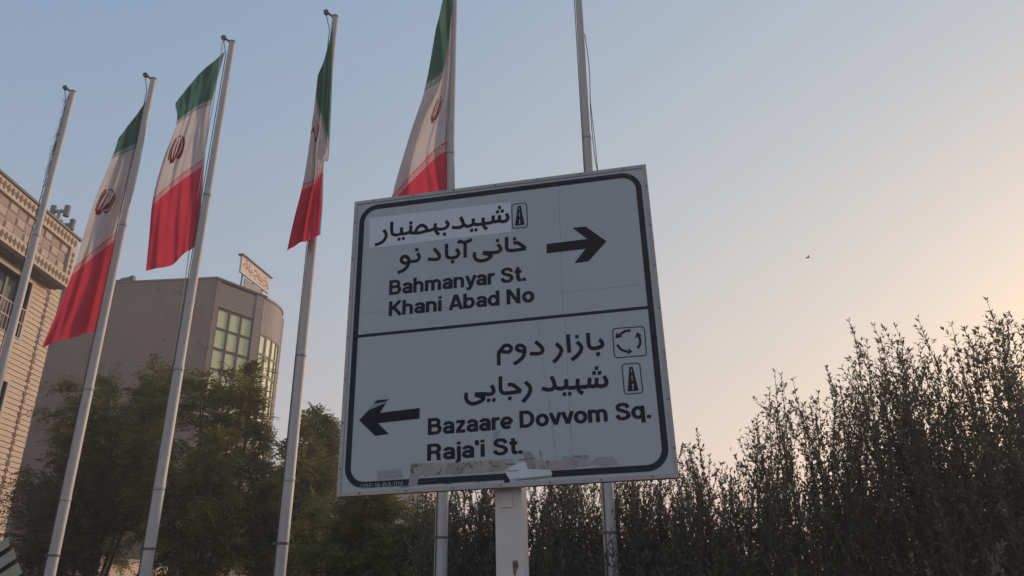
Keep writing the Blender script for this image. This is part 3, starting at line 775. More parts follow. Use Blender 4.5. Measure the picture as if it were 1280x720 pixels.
def ell(cx, cy, rx, ry, a0, a1, n=16): return [(cx + rx * math.cos(R_(a0 + (a1 - a0) * k / n)), cy + ry * math.sin(R_(a0 + (a1 - a0) * k / n))) for k in range(n + 1)]
# border with the gap at the bottom where the vinyl has come off
ins, bw, rad = .066, .04, .12
def corner(cu, cv, a0): return ell(cu, cv, rad, rad, a0, a0 + 90, 12)
gapL, gapR = px_uv(630.5, 593)[0], px_uv(689, 589)[0]
lo, hiU, hiV = ins, SW - ins, SH_ - ins
path = [(gapR, lo)] + corner(hiU - rad, lo + rad, -90) + corner(hiU - rad, hiV - rad, 0) + corner(lo + rad, hiV - rad, 90) + corner(lo + rad, lo + rad, 180) + [(gapL, lo)]
flat('border', [stroke2d(path, bw)], M['sign_border'], .0015)
da, db = px_uv(446.5, 420.5), px_uv(807, 384.5)
flat('divider', [stroke2d([(lo + bw / 2 - .002, da[1]), (hiU - bw / 2 + .002, db[1])], .022)], M['sign_border'], .0012)
# faint joints between the sheeting strips
for a, b in (((698, 226), (704, 392)), ((706, 398), (716, 583)), ((672, 402), (697, 583))):
    flat('sheeting_joint', [stroke2d([px_uv(*a), px_uv(*b)], .004)], M['seam'], .0006)
for a, b in (((446, 392), (560, 384)), ((700, 366), (806, 355))):
    flat('sheeting_joint', [stroke2d([px_uv(*a), px_uv(*b)], .004)], M['seam'], .0006)
flat('overlay_patch', [poly_px([(462, 272.8), (461.5, 310.6), (639, 289.6), (638.8, 252.4)])], M['sign_patch'], .0008)

Wd = .0255
def persian(ox, oy, strokes, dots, wd=Wd, sc=11.61):
    it = []
    for s in strokes: it.append(stroke2d(catmull([px_uv(ox + x / sc, oy + y / sc) for x, y in s], 6) if len(s) > 2 else [px_uv(ox + x / sc, oy + y / sc) for x, y in s], wd))
    for (x, y, k) in dots:
        h = k / 2; it.append(poly_px([(ox + (x - h) / sc, oy + (y - h + 3) / sc), (ox + (x - h) / sc, oy + (y + h + 3) / sc), (ox + (x + h) / sc, oy + (y + h - 3) / sc), (ox + (x + h) / sc, oy + (y - h - 3) / sc)]))
    return it
t1 = persian(460, 250, [[(228, 436), (258, 478), (262, 530), (232, 588), (170, 630), (102, 655)], [(346, 316), (345, 450), (362, 498), (415, 508), (485, 492), (540, 490), (600, 470), (625, 478), (690, 482), (760, 474), (850, 450), (900, 442), (975, 418), (1060, 425), (1130, 405), (1163, 365), (1152, 330), (1128, 306)],
                        [(488, 398), (487, 492)], [(622, 368), (620, 470)], [(680, 482), (718, 408), (778, 366), (836, 392), (860, 446)], [(978, 338), (976, 415), (995, 470), (1032, 505)]],
             [(1112, 497, 46), (622, 335, 46), (452, 570, 42), (515, 560, 42)])
t2 = persian(560, 245, [[(183, 305), (212, 365), (222, 415), (190, 450), (130, 460), (58, 456)], [(222, 405), (270, 440), (325, 432), (368, 412), (440, 416), (512, 402), (600, 392), (655, 376), (700, 372), (745, 362), (800, 372), (852, 352), (870, 310), (848, 255)],
                        [(368, 328), (368, 412)], [(512, 314), (512, 395), (528, 450), (570, 482)], [(657, 283), (655, 374)], [(748, 278), (746, 360)]],
             [(748, 168, 46), (720, 232, 46), (788, 220, 46), (343, 500, 45), (407, 493, 45)])
flat('persian_lettering', t1 + t2, M['sign_navy'], .0016)
t3 = persian(490, 290, [[(250, 440), (195, 455), (140, 425), (142, 378), (190, 352), (238, 385), (244, 440), (215, 510), (160, 558), (82, 594)], [(245, 428), (330, 425), (385, 400), (396, 355), (368, 308)],
                        [(608, 238), (660, 298), (690, 350), (668, 390), (610, 400), (520, 393)], [(792, 172), (793, 325), (812, 366), (860, 376), (930, 363), (965, 325), (958, 280), (928, 248)],
                        [(1062, 140), (1062, 372)], [(958, 162), (988, 136), (1040, 150), (1100, 138), (1160, 106)]], [(360, 257, 46), (880, 432, 48)])
t4 = persian(570, 290, [[(606, 180), (642, 222), (645, 262), (600, 292), (500, 300), (440, 300), (390, 302)], [(392, 306), (450, 322), (512, 335), (480, 380), (420, 410), (350, 420), (290, 395), (268, 350), (270, 294)],
                        [(735, 72), (736, 225), (755, 262), (800, 270), (900, 260), (1012, 240)], [(1012, 238), (950, 190), (890, 158), (836, 164)]], [(603, 125, 46), (850, 102, 46)])
flat('persian_lettering', t3 + t4, M['sign_navy'], .0014)
t5 = persian(610, 400, [[(157, 660), (157, 490), (175, 455), (240, 462), (300, 464), (336, 425), (318, 380), (260, 366), (212, 400), (180, 452)], [(522, 458), (460, 446), (417, 418), (428, 380), (470, 366), (520, 395), (535, 450), (510, 530), (450, 592), (372, 642)],
                        [(688, 312), (750, 368), (794, 420), (778, 468), (720, 490), (608, 486)], [(988, 342), (1040, 390), (1065, 432), (1050, 490), (1010, 552), (948, 616)], [(1160, 210), (1180, 475)]], [])
t6 = persian(710, 400, [[(128, 318), (175, 360), (195, 405), (180, 455), (130, 520), (52, 582)], [(288, 185), (300, 345), (325, 398), (380, 412), (450, 400), (497, 368), (490, 320), (453, 282)]], [(130, 242, 50), (437, 495, 54)])
flat('persian_lettering', t5 + t6, M['sign_navy'], .0014)
t7 = persian(570, 450, [[(508, 368), (545, 420), (540, 472), (490, 496), (400, 492), (272, 496)], [(274, 502), (350, 530), (405, 545), (370, 590), (300, 624), (230, 634), (165, 600), (145, 540), (150, 474)],
                        [(645, 238), (647, 415), (665, 466), (710, 480), (800, 475), (945, 455)], [(945, 453), (880, 400), (820, 360), (752, 358)], [(1003, 318), (1060, 370), (1080, 425), (1060, 490), (1020, 550), (966, 610)]], [(475, 583, 50), (550, 580, 50), (783, 558, 52)])
t8 = persian(670, 450, [[(224, 238), (255, 310), (268, 375), (240, 418), (180, 432), (84, 412)], [(265, 370), (310, 410), (370, 415), (435, 392), (500, 405), (605, 392), (700, 390), (772, 376), (830, 384), (878, 370), (940, 380), (1008, 360), (1024, 310), (984, 234)],
                        [(438, 278), (436, 392)], [(605, 272), (605, 380), (625, 445), (682, 486)], [(777, 258), (772, 376)], [(881, 256), (877, 370)]], [(878, 118, 54), (842, 190, 54), (922, 188, 54), (413, 495, 52), (490, 490, 52)])
flat('persian_lettering', t7 + t8, M['sign_navy'], .0014)

# Latin letters as strokes (cap height 1)
h = .1
GL = {
 'B': (.76, [[(h, 0), (h, 1)], [(h, .905), (.36, .905)] + ell(.38, .72, .17, .185, 90, -90) + [(h, .535)], [(h, .535), (.4, .535)] + ell(.42, .315, .19, .22, 90, -90) + [(h, .095)]]),
 'a': (.62, [ell(.29, .49, .195, .16, 170, 0) + [(.485, 0)], [(.485, .4), (.32, .375)] + ell(.26, .23, .16, .145, 90, 270) + [(.36, .1), (.485, .22)]]),
 'h': (.66, [[(h, 0), (h, 1)], [(h, .42)] + ell(.3, .45, .2, .2, 180, 0) + [(.5, 0)]]),
 'm': (.98, [[(h, 0), (h, .74)], [(h, .42)] + ell(.28, .46, .18, .19, 180, 0) + [(.46, 0)], [(.46, .42)] + ell(.64, .46, .18, .19, 180, 0) + [(.82, 0)]]),
 'n': (.66, [[(h, 0), (h, .74)], [(h, .42)] + ell(.3, .45, .2, .2, 180, 0) + [(.5, 0)]]),
 'y': (.6, [[(.08, .74), (.31, .04)], [(.54, .74), (.31, .04), (.24, -.12), (.06, -.14)]]),
 'r': (.42, [[(h, 0), (h, .74)], [(h, .36)] + ell(.31, .44, .2, .21, 180, 90) + [(.4, .64)]]),
 'S': (.74, [catmull([(.59, .69), (.53, .85), (.35, .905), (.18, .86), (.125, .73), (.2, .6), (.37, .52), (.55, .42), (.6, .27), (.52, .14), (.34, .09), (.16, .14), (.08, .31)], 4)]),
 't': (.42, [[(.2, .94), (.2, .2), (.24, .1), (.39, .085)], [(.02, .66), (.4, .66)]]),
 '.': (.3, [[(.1, 0), (.1, .19)]]), 'K': (.74, [[(h, 0), (h, 1)], [(.62, 1), (.16, .44)], [(.28, .58), (.66, 0)]]),
 'i': (.28, [[(h, 0), (h, .74)], [(h, .84), (h, 1)]]), 'A': (.76, [[(.09, 0), (.37, 1)], [(.39, 1), (.67, 0)], [(.17, .27), (.59, .27)]]),
 'b': (.68, [[(h, 0), (h, 1)], ell(.32, .37, .215, .28, 0, 360, 24)]), 'd': (.68, [[(.52, 0), (.52, 1)], ell(.3, .37, .215, .28, 0, 360, 24)]),
 'N': (.8, [[(h, 0), (h, 1)], [(.62, 0), (.62, 1)], [(.13, .93), (.59, .07)]]), 'o': (.66, [ell(.32, .37, .225, .28, 0, 360, 24)]),
 'z': (.56, [[(.05, .655), (.48, .655)], [(.44, .62), (.1, .12)], [(.05, .09), (.5, .09)]]), 'e': (.64, [[(.12, .35), (.54, .35)], ell(.32, .37, .22, .28, 0, 315, 22)]),
 'D': (.78, [[(h, 0), (h, 1)], [(h, .905), (.3, .905)] + ell(.32, .5, .31, .405, 90, -90) + [(h, .095)]]), 'v': (.58, [[(.07, .74), (.29, .05)], [(.51, .74), (.29, .05)]]),
 'q': (.68, [[(.52, .74), (.52, -.22)], ell(.3, .37, .215, .28, 0, 360, 24)]),
 'R': (.76, [[(h, 0), (h, 1)], [(h, .905), (.38, .905)] + ell(.4, .70, .18, .205, 90, -90) + [(h, .495)], [(.4, .495), (.54, .38), (.57, 0)]]),
 'j': (.28, [[(.14, .74), (.14, -.06), (.1, -.14), (-.02, -.15)], [(.14, .84), (.14, 1)]]), "'": (.26, [[(.1, 1), (.1, .7)]]), ' ': (.3, []),
 'O': (.82, [ell(.39, .5, .3, .41, 0, 360, 24)]), 'F': (.64, [[(h, 0), (h, 1)], [(h, .91), (.56, .91)], [(h, .5), (.5, .5)]]), '-': (.4, [[(.04, .42), (.32, .42)]]),
 '1': (.4, [[(.24, 0), (.24, 1)], [(.22, .9), (.06, .76)]]), '6': (.64, [ell(.3, .32, .21, .24, 0, 360, 24), catmull([(.46, .8), (.32, .92), (.15, .78), (.09, .5), (.09, .32)], 4)]),
 '0': (.64, [ell(.3, .5, .21, .41, 0, 360, 24)]), '4': (.64, [[(.44, 0), (.44, 1)], [(.4, .95), (.07, .32)], [(.05, .27), (.58, .27)]]),
}
def latin(text, a, b, cap, wd=.19, m='sign_navy', front=.0014, name='latin_lettering'):
    """a baseline start pixel, b baseline end pixel (right end of the last letter), cap height in metres"""
    A_ = px_uv(*a); B_ = px_uv(*b); d = B_ - A_; L = np.linalg.norm(d); d /= L; up = np.array([-d[1], d[0]])
    tot = sum(GL[c][0] for c in text) - (GL[text[-1]][0] - max(p[0] for s in GL[text[-1]][1] for p in s) - wd / 2)
    kx = L / tot; it = []; x = 0.0
    for c in text:
        adv, st = GL[c]
        for s in st:
            v2, f2 = stroke2d(s, wd)
            it.append(([A_ + d * (x + p[0]) * kx + up * p[1] * cap for p in v2], f2))
        x += adv
    return flat(name, it, M[m], front)
cap = lambda x, y, hpx: px_uv(x, y - hpx)[1] - px_uv(x, y)[1]
latin('Bahmanyar St.', (486, 369), (657.4, 350.8), cap(486, 369, 18.2))
latin('Khani Abad No', (485.6, 395.3), (668.3, 377.2), cap(486, 395, 18.2))
latin('Bazaare Dovvom Sq.', (534.6, 544), (814, 522.6), cap(535, 544, 21))
latin("Raja'i St.", (533.8, 576.3), (653.2, 567), cap(535, 576, 21))
latin('ORF-16-BA-014', (450, 610.6), (504.4, 606.6), cap(480, 608, 5.2), .13, 'sign_pale', .0034, 'reference_code')
# arrows
flat('arrow', [poly_px([(683.2, 305), (683.2, 316.8), (732, 311), (718, 329), (735.5, 326.6), (758.3, 301.6), (732, 283.2), (715.5, 285), (734, 298.8)])], M['sign_navy'], .0014)
flat('arrow', [poly_px([(448.8, 525.4), (469, 545), (486.2, 542.4), (472.5, 529), (524.6, 523.4), (524.6, 510), (475, 516), (482.5, 503.8), (461, 512.5)]),
               poly_px([(466, 505), (471, 500.2), (487.2, 498.8), (482, 502.2)])], M['sign_navy'], .0014)
flat('arrow_repair', [poly_px([(461, 511.2), (465.5, 506.0), (483, 502.8), (482, 503.6)])], M['residue2'], .0022)
# pictograms
def pict_frame(corners, wd, sc, ox, oy):
    q = [px_uv(ox + x / sc, oy + y / sc) for x, y in corners]; pts = []
    for i in range(4):
        p = q[i]; a = q[i - 1] - p; b = q[(i + 1) % 4] - p; a /= np.linalg.norm(a); b /= np.linalg.norm(b); r = .018
        pts += [p + a * r, p + (a + b) * r * .3, p + b * r]
    pts.append(pts[0]); return stroke2d(pts, wd)
def road_pict(ox, oy, sc, fc, tr_, dashes):
    fo = flat('pictogram', [pict_frame(fc, .0065, sc, ox, oy)], M['sign_navy'], .0014)
    flat('road_symbol', [poly_px([(ox + x / sc, oy + y / sc) for x, y in tr_])], M['sign_navy'], .0014, fo)
    for (x0, y0, x1, y1, wpx) in dashes: flat('lane_dash', [stroke2d([px_uv(ox + x0 / sc, oy + y0 / sc), px_uv(ox + x1 / sc, oy + y1 / sc)], wpx)], M['sign_white'], .0024, fo)
road_pict(560, 245, 11.61, [(925, 125), (935, 470), (1155, 455), (1140, 97)], [(1013, 147), (972, 432), (1112, 416), (1057, 141)], [(1035, 172, 1035, 205, .004), (1037, 240, 1038, 300, .005), (1040, 340, 1041, 408, .006)])
road_pict(755, 400, 7.2, [(160, 400), (185, 670), (350, 655), (320, 385)], [(227, 423), (213, 643), (312, 637), (259, 420)], [(246, 445, 248, 475, .004), (251, 500, 254, 545, .005), (259, 575, 263, 630, .006)])
rb = flat('pictogram', [pict_frame([(645, 125), (675, 550), (1140, 515), (1105, 95)], .0065, 11.61, 710, 400)], M['sign_navy'], .0014)
def z6(pts): return [px_uv(710 + x / 11.61, 400 + y / 11.61) for x, y in pts]
for arc, head in (([(908, 155), (840, 160), (785, 190), (748, 222)], [(686, 268), (790, 242), (765, 215), (700, 188)]),
                  ([(714, 358), (760, 418), (820, 450), (875, 456)], [(938, 460), (868, 404), (885, 455), (852, 508)]),
                  ([(1010, 412), (1044, 352), (1046, 285), (1024, 232)], [(1005, 172), (966, 268), (1025, 225), (1078, 236)])):
    flat('turn_arrow', [stroke2d(catmull(z6(arc), 6), .0165), (z6(head), [(0, 1, 2), (0, 2, 3)])], M['sign_navy'], .0014, rb)
# torn stickers, glue and scuffs along the bottom
def res(name, m, pts, front, jag=1.1):
    o_ = []
    for i in range(len(pts)):
        a = np.array(pts[i], float); b = np.array(pts[(i + 1) % len(pts)], float); n_ = max(int(np.linalg.norm(b - a) / 1.6), 1)
        for k in range(n_): o_.append(a + (b - a) * k / n_ + (np.array([random.uniform(-.4, .4), random.uniform(-1, 1)]) * jag if name == 'sticker_residue' and k else 0))
    flat(name, [poly_px(o_)], M[m], front)
res('peeled_patch', 'sign_patch', [(630.6, 590.6), (637, 599.2), (690.6, 593.8), (688.6, 587.5), (660, 586.2), (657, 577.5), (644, 579.5)], .0028)
res('bent_flap', 'sign_border', [(630, 590.8), (630.2, 606.2), (636.6, 606.2), (637, 599.4), (632, 591.4)], .0036)
res('sticker_residue', 'residue', [(513, 580), (514, 596.5), (545, 594), (585, 591.5), (628, 588.5), (643, 580), (640, 573), (612, 575.8), (560, 578)], .0020)
res('sticker_residue', 'residue3', [(560, 579), (556, 592), (574, 592), (582, 580)], .0024)
res('sticker_residue', 'residue3', [(610, 575.5), (612, 588), (629, 587), (627, 580), (618, 576)], .0024)
res('sticker_residue', 'residue2', [(471, 588.6), (473, 600), (503, 596.5), (501.5, 586.5)], .0018)
res('sticker_residue', 'residue3', [(654, 565), (657.5, 586), (670, 587), (668, 574), (663, 564.5)], .0024)
res('sticker_residue', 'residue', [(670, 574), (671, 587), (690, 587), (729, 583.5), (744, 580), (738, 575.5), (700, 574.5), (690, 577)], .0020)
res('sticker_residue', 'residue2', [(703, 570.5), (704, 575), (737, 573.5), (735, 568.5)], .0022)
res('sticker_residue', 'residue3', [(716, 575.5), (717, 582), (722, 582), (722, 575)], .0026)
res('sticker_residue', 'residue2', [(738, 577), (752, 583), (775, 580.5), (765, 571), (745, 572)], .0016)
res('sticker_residue', 'residue2', [(616.5, 540), (616, 566), (620, 556), (625, 538)], .0010)
res('sticker_residue', 'residue2', [(512, 596), (510, 608), (522, 606), (524, 594)], .0030)
scf = []
for s in [[(515, 580), (513, 590)], [(519, 579), (523, 588)], [(521, 583), (528, 581)], [(548, 594), (552, 586)], [(575, 592), (583, 580), (588, 580)], [(586, 579), (588, 584)], [(600, 575), (603, 582)], [(613, 577), (616, 583), (624, 583)],
          [(632, 580.5), (645, 580)], [(634, 588.8), (648, 588.3)], [(646, 600.2), (688, 596)], [(674.5, 562), (676, 567), (675.5, 572)], [(677, 565.5), (676, 567)], [(718, 570), (722, 571), (728, 570)], [(731, 570.5), (734, 569.5)], [(596, 602.5), (601, 602)], [(604, 602), (607, 601.5)],
          [(500, 609.5), (512, 607.5)], [(648, 575), (670, 572.5)], [(596, 462), (597.5, 461.5)], [(556, 604.8), (565, 604)], [(668, 600), (672, 599.3)], [(698, 595.5), (703, 595)], [(522, 603), (545, 600.5)]]:
    scf.append(stroke2d([px_uv(*p) for p in s], random.uniform(.0025, .006)))
tag(flat('scuff_marks', scf, M['scuff'], .0032), kind='stuff')
# post
pw = .172; ub = px_uv(632.8, 612)[0] + .0
PW0 = ub - .093
pb = MB().box(((PW0 + pw / 2) - U0, .05 + .088 + .038, V0 / 2 + .6), (pw, .176, V0 + 1.2 + .0))
po = sbuild(pb, 'post', M['post'])
dU = px_uv(620, 612)
sbuild(MB().box((px_uv(629, 619)[0] - U0, .084, px_uv(629, 619)[1] + V0 - .02), (.082, .008, .09)), 'bracket_plate', M['post'], po)
hl = px_uv(638.5, 702)
sbuild(MB().tube([(hl[0] - U0 + .01, .089, hl[1] + V0 - .015), (hl[0] - U0 + .01, .082, hl[1] + V0 - .015)], .016, 14), 'bolt_hole', M['scuff'], po)
sbuild(MB().slab([(hl[0] - U0 - .008, .0862, hl[1] + V0 + .01), (hl[0] - U0 - .006, .0862, hl[1] + V0 - .05), (hl[0] - U0 + .004, .0862, hl[1] + V0 - .1), (hl[0] - U0 + .014, .0862, hl[1] + V0 - .06), (hl[0] - U0 + .03, .0862, hl[1] + V0 - .02), (hl[0] - U0 + .024, .0862, hl[1] + V0 + .012)], (0, 1, 0), .001), 'rust_stain', M['rust'], po)

# ------------------------------------------------------------------ vegetation
def unit(a): return a / (np.linalg.norm(a, axis=-1, keepdims=True) + 1e-9)
def leaf_arrays(P, D, N, Ln, Wn):
    """P base, D direction, N rough normal -> verts (k*4), tri faces"""
    D = unit(D); S = unit(np.cross(D, N)); N = np.cross(S, D)
    Ln = Ln[:, None]; Wn = Wn[:, None]
    v = np.stack([P, P + D * Ln * .48 + S * Wn / 2 + N * Wn * .16, P + D * Ln - N * Ln * .06, P + D * Ln * .48 - S * Wn / 2 + N * Wn * .16], 1).reshape(-1, 3)
    k = np.arange(len(P))[:, None] * 4
    f = np.concatenate([k + [0, 1, 2], k + [0, 2, 3]], 1).reshape(-1, 3)
    return v, f

def shrub(name, label, base, width, depth, tops, n_shoots, leafmat, leaf=.062, group='upright leafy shrubs behind the sign', spacing=.022, cat='shrub', lean=.16, rng=None, hmin=.35, start=.12, twigs=4.5):
    """tops: function x -> top height (m) of the outline. Shoots rise from the base and carry leaves along most of their length"""
    rng = rng or np.random.default_rng(abs(hash(label)) % 1000)
    root = empty(name, (base[0], base[1], .1)); tag(root, label, cat, group)
    Ps = []; Ds = []; Ns = []; stems = MB()
    for i in range(n_shoots):
        ex = rng.uniform(-1, 1) * width / 2; ey = rng.uniform(-1, 1) * depth / 2
        H = tops(base[0] + ex) ; fr_ = hmin + (.9 - hmin) * rng.beta(2.2, 1.6)
        if i < n_shoots * .14: fr_ = rng.uniform(.94, 1.0); ey *= .5
        # edge falls off so the crown is rounded in depth
        Hs = max(H * fr_ * (1 - .25 * (abs(ey) / (depth / 2)) ** 2), .8)
        bx_, by_ = base[0] + ex * .45, base[1] + ey * .45
        topx, topy = base[0] + ex, base[1] + ey
        bow = rng.normal(0, lean, 2)
        n = 9; t = np.linspace(0, 1, n)
        z0 = .1
        x = bx_ + (topx - bx_) * t ** .8 + bow[0] * np.sin(math.pi * t) + rng.normal(0, .012, n).cumsum() * .6
        y = by_ + (topy - by_) * t ** .8 + bow[1] * np.sin(math.pi * t) + rng.normal(0, .012, n).cumsum() * .6
        z = z0 + (Hs - z0) * t
        pts = np.stack([x, y, z], 1)
        if i % 2 == 0 or fr_ > .9: stems.tube(pts, list(np.linspace(.012, .0025, n)), 4, False)
        L = Hs - z0; m_ = max(int(L * (1 - start) / spacing), 6)
        tt = start + (1 - start) * np.sqrt(rng.uniform(0.02, 1, m_)) if fr_ < .9 else start + (1 - start) * rng.uniform(0, 1, m_) ** .8
        tt = np.sort(tt); tt[-4:] = 1 - rng.uniform(0, .01, 4)
        pp = np.stack([np.interp(tt, t, pts[:, k]) for k in range(3)], 1)
        ax = unit(np.stack([np.interp(np.minimum(tt + .04, 1), t, pts[:, k]) - np.interp(np.maximum(tt - .04, 0), t, pts[:, k]) for k in range(3)], 1))
        def put(pp, ax, m_):
            ang = rng.uniform(0, 2 * math.pi, m_)
            side = np.stack([np.cos(ang), np.sin(ang), np.zeros(m_)], 1)
            side = unit(side - ax * np.sum(side * ax, 1, keepdims=True))
            rise = rng.uniform(.7, 1.6, m_)[:, None]
            Ps.append(pp); Ds.append(ax * rise + side + rng.normal(0, .15, (m_, 3))); Ns.append(ax - side * .6 + rng.normal(0, .3, (m_, 3)))
        put(pp, ax, m_)
        # side twigs, leafy to their tips
        nt_ = int(L * (1 - start) * twigs * rng.uniform(.7, 1.2))
        for q in range(nt_):
            tq = start * .8 + (.96 - start * .8) * rng.uniform() ** .85
            p0 = np.array([np.interp(tq, t, pts[:, c_]) for c_ in range(3)])
            an = rng.uniform(0, 2 * math.pi); ln = rng.uniform(.12, .45) * min(1.0, (1.0 - tq) * L / .8 + .12)
            out_ = np.array([math.cos(an), math.sin(an), 0]) * rng.uniform(.45, 1.25)
            dd = out_ + [0, 0, 1.0]; dd /= np.linalg.norm(dd)
            k_ = max(int(ln / .017), 4)
            ss = np.sort(rng.uniform(.1, 1, k_)); ss[-2:] = 1
            pq = p0 + dd * (ln * ss)[:, None] + np.array([0, 0, 1]) * (ln * .18 * ss ** 2)[:, None]
            put(pq, np.repeat(unit(dd + [0, 0, .25])[None], k_, 0), k_)
    P = np.concatenate(Ps); D = np.concatenate(Ds); N = np.concatenate(Ns); k = len(P)
    Ln = rng.uniform(.7, 1.25, k) * leaf; Wn = Ln * rng.uniform(.28, .4, k)
    v, f = leaf_arrays(P, D, N, Ln, Wn)
    big_mesh('crown', v, f, leafmat, root, np.repeat(rng.uniform(0, 1, k) ** 1.3, 4))
    stems.build('stem', M['bark'], root)
    return root

# outline of the hedge tops, read from the photo and set at the row's distance
OUT = [(520, 590), (600, 572), (680, 580), (760, 575), (825, 585), (850, 560), (857, 535), (866, 575), (878, 560), (890, 590), (905, 572), (915, 590), (930, 532), (945, 520), (958, 500), (968, 450), (976, 500), (988, 490), (1002, 490), (1014, 485), (1024, 500), (1036, 440), (1045, 413), (1055, 418), (1064, 432), (1076, 445), (1085, 420), (1093, 402), (1108, 410), (1121, 415), (1130, 450), (1140, 470), (1147, 430), (1160, 445), (1172, 420), (1189, 388), (1200, 408), (1212, 405), (1224, 415), (1233, 384), (1246, 395), (1258, 380), (1268, 385), (1282, 375), (1400, 345)]
def row_y(px): return np.interp(px, [440, 700, 900, 1280, 1400], [12.4, 11.6, 10.2, 8.4, 8.2])
ox_, oz_ = [], []
for px, py in OUT:
    p = at_y(px, py, row_y(px)); ox_.append(p[0]); oz_.append(p[2])
def top_h(x): return float(np.interp(x, ox_, oz_))
shr = [(582, .95, 'leaf_shrub', 'shrub under the sign between the left pole and the square post'), (668, 1.0, 'leaf_shrub2', 'brownish shrub under the sign just right of the square post'),
       (748, 1.0, 'leaf_shrub', 'dark shrub right behind the pole under the sign'), (822, .95, 'leaf_shrub2', 'shrub below the lower right corner of the sign'),
       (885, .9, 'leaf_shrub', 'low shrub with thin shoots just right of the sign'), (962, 1.0, 'leaf_shrub', 'shrub with one tall thin shoot right of the sign'),
       (1050, 1.1, 'leaf_shrub', 'tall shrub with paired pointed tops right of the sign'), (1140, 1.1, 'leaf_shrub2', 'tall brownish shrub second from the right edge'), (1235, 1.2, 'leaf_shrub2', 'tallest shrub at the right edge'), (1340, 1.2, 'leaf_shrub', 'shrub cut off by the right edge')]
for i, (px, wdt, lm, lb) in enumerate(shr):
    Y = row_y(px); b = at_y(px, 700, Y)
    shrub('upright_shrub', lb, (b[0], Y), wdt * 1.5, 1.8, top_h, 380 if px < 840 else 190, M[lm], spacing=.027, lean=.24, rng=np.random.default_rng(100 + i))
# closer low sprigs at the lower right
for i, (px, py, nl_, lb) in enumerate(((1095, 684, 9, 'near low shrub with pale leafy tips at the bottom edge'), (1205, 672, 8, 'near low shrub with curved leafy tips in the bottom right corner'))):
    b = at_y(px, py, 5.6); zt = b[2]
    shrub('low_shrub', lb, (b[0], 5.6), .6, .4, (lambda zt, i: (lambda x: zt - .05 * abs(math.sin(x * 9 + i))))(zt, i), nl_, M['leaf_near'], leaf=.05, group='low near shrubs', spacing=.012, rng=np.random.default_rng(205 + i), hmin=.86, twigs=1.5)

def tree(label, px, ptop, Y, crown_w, crown_d, n_leaf, leafmat, seed, group='feathery trees at the left', leaflet=.105, pairs=5, trunk_r=.09, low=.25, cat='tree', zb=None):
    rng = np.random.default_rng(seed)
    b = at_y(px, ptop, Y); H = b[2]; x0 = b[0]; y0 = Y
    root = empty('feathery_tree', (x0, y0, .1)); tag(root, label, cat, group)
    tk = MB()
    fork = H * .22
    tk.tube([(x0, y0, .05), (x0 + .04, y0, fork * .5), (x0 - .02, y0, fork)], [trunk_r * 1.25, trunk_r, trunk_r * .9], 10)
    tips = []
    zc = H * (low + (1 - low) / 2) ; rz = H * (1 - low) / 2
    nl = 13
    for i in range(nl):
        a = 2 * math.pi * i / nl + rng.uniform(-.3, .3); el = rng.uniform(-.35, 1.45) if i > 1 else 1.3
        e = np.array([math.cos(a) * math.cos(el) * crown_w / 2, math.sin(a) * math.cos(el) * crown_d / 2, math.sin(el) * rz]) * rng.uniform(.75, .98)
        end = np.array([x0, y0, zc]) + e
        st = np.array([x0, y0, fork * rng.uniform(.75, 1.0)])
        mid = st + (end - st) * .45 + np.array([rng.normal(0, .12), rng.normal(0, .12), .25 * rz * rng.uniform(.1, .5)])
        pts = catmull([st, mid, end], 6)
        tk.tube(pts, list(np.linspace(trunk_r * .55, .012, len(pts))), 6, False)
        for k in range(5, len(pts)):
            for q in range(3):
                dirn = rng.normal(0, 1, 3) * [1, 1, .55] + e / np.linalg.norm(e) * .8; dirn /= np.linalg.norm(dirn)
                ln = rng.uniform(.35, 1.0) * (1.15 - .05 * k)
                tw = [pts[k], pts[k] + dirn * ln * .5 + [0, 0, .06], pts[k] + dirn * ln]
                tk.tube(tw, [.012, .008, .004], 4, False); tips.append((tw[0], tw[2]))
    # compound leaves on the twigs
    T0 = np.array([t[0] for t in tips]); T1 = np.array([t[1] for t in tips])
    k = rng.integers(0, len(tips), n_leaf); s = rng.uniform(.1, 1.05, n_leaf) ** .7
    base = T0[k] + (T1[k] - T0[k]) * s[:, None] + rng.normal(0, .07, (n_leaf, 3))
    outw = unit(T1[k] - T0[k]); dirn = unit(outw * .9 + rng.normal(0, .75, (n_leaf, 3)) * [1, 1, .5] + np.array([0, 0, -.05]))
    RL = rng.uniform(.22, .4, n_leaf)
    upv = unit(np.array([0, 0, 1.0]) + rng.normal(0, .35, (n_leaf, 3))); side = unit(np.cross(dirn, upv)); nrm = np.cross(side, dirn)
    P = []; D = []; N = []; T = []
    tint = rng.uniform(0, 1, n_leaf) ** 1.3
    for j in range(pairs + 1):
        f = (j + .8) / (pairs + .8); droop = -.35 * f * f
        pp = base + dirn * (RL * f)[:, None] + np.array([0, 0, 1]) * (RL * droop)[:, None]
        if j == pairs: P.append(pp); D.append(dirn + [0, 0, -.4]); N.append(nrm); T.append(tint)
        else:
            for sg in (-1, 1): P.append(pp); D.append(dirn * .55 + side * sg + [0, 0, -.2]); N.append(nrm + rng.normal(0, .15, nrm.shape)); T.append(np.clip(tint + rng.normal(0, .1, n_leaf), 0, 1))
    P = np.concatenate(P); D = np.concatenate(D); N = np.concatenate(N); T = np.concatenate(T)
    Ln = rng.uniform(.75, 1.2, len(P)) * leaflet
    v, f = leaf_arrays(P, D, N, Ln, Ln * .34)
    big_mesh('crown', v, f, leafmat, root, np.repeat(T, 4))
    tk.build('trunk', M['bark'], root, True)
    return root

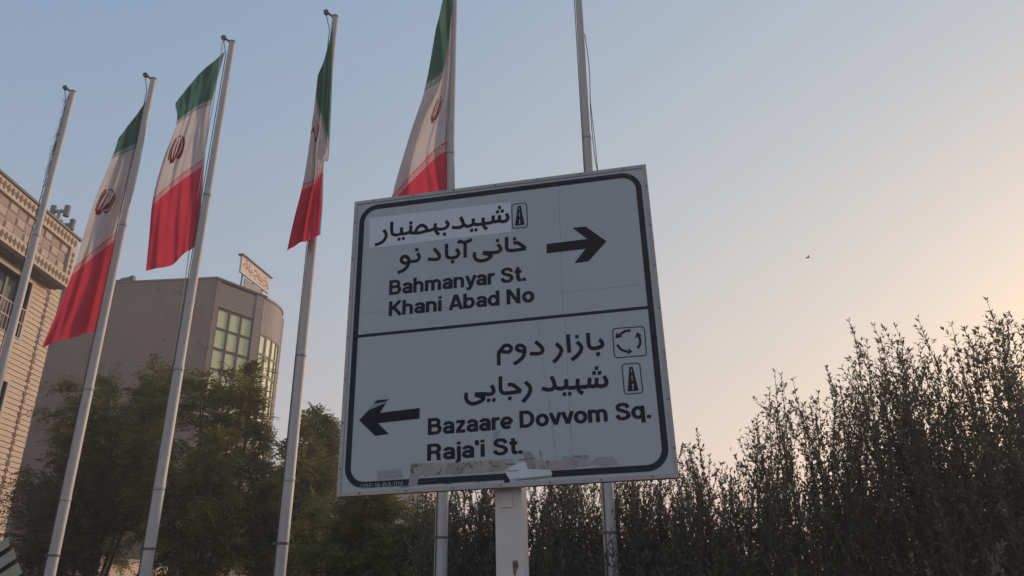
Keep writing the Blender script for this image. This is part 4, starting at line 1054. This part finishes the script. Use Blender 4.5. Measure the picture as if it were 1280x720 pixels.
tree('dark feathery tree in front of the grey wall, left of the third pole', 165, 462, 17.5, 4.2, 3.6, 4300, M['leaf_tree'], 1, low=.36)
tree('yellowish green feathery tree below the green glass windows', 285, 470, 17.0, 4.5, 3.4, 5200, M['leaf_tree2'], 2, low=.3)
tree('feathery tree behind the fourth pole, left of the sign', 382, 508, 18.0, 3.5, 2.8, 4000, M['leaf_tree'], 3)
tree('sparse low tree with bare branches beside the second pole', 85, 585, 16.5, 3.0, 2.4, 1300, M['leaf_tree3'], 4, low=.12)
tree('bright green bushy tree below the lower left corner of the sign', 455, 612, 14.5, 2.3, 2.0, 3600, M['leaf_tree2'], 5, low=.15, trunk_r=.06)
tree('dull green bushy tree behind the left pole below the sign', 530, 650, 14.0, 1.7, 1.6, 2400, M['leaf_tree'], 6, low=.12, trunk_r=.05)

# ------------------------------------------------------------------ bird in the sky
bp_ = at_y(1010, 322, 70.0)
bird = empty('bird', bp_); tag(bird, 'tiny dark bird flying in the pale sky at right', 'bird')
bm_ = MB(); x, y, z = bp_
bm_.tube([(x - .22, y, z), (x - .1, y, z + .02), (x + .08, y, z + .02), (x + .2, y, z + .03), (x + .27, y, z + .02)], [.015, .05, .06, .035, .01], 8); bm_.build('body', M['feather'], bird, True)
for s in (-1, 1):
    MB().slab([(x + .08, y + s * .04, z + .03), (x - .06, y + s * .04, z + .03), (x - .12, y + s * .42, z + .08), (x - .02, y + s * .4, z + .085)], (0, 0, -1), .012).build('wing', M['feather'], bird)

# ------------------------------------------------------------------ added air volume: scatters light to lift the dark tones
HZ = MB().bx(-34, 34, -12, 60, -1, 19.2).build('shadow_lift_haze', bpy.data.materials.new('shadow_lift_volume'))
hm = HZ.data.materials[0]; hm.use_nodes = True; hm.node_tree.nodes.clear()
ho = hm.node_tree.nodes.new('ShaderNodeOutputMaterial'); hv = hm.node_tree.nodes.new('ShaderNodeVolumePrincipled')
hv.inputs['Color'].default_value = (0.88, 0.85, 0.85, 1); hv.inputs['Density'].default_value = 0.0042; hv.inputs['Anisotropy'].default_value = 0.2
hm.node_tree.links.new(hv.outputs[0], ho.inputs['Volume'])
tag(HZ, kind='stuff')
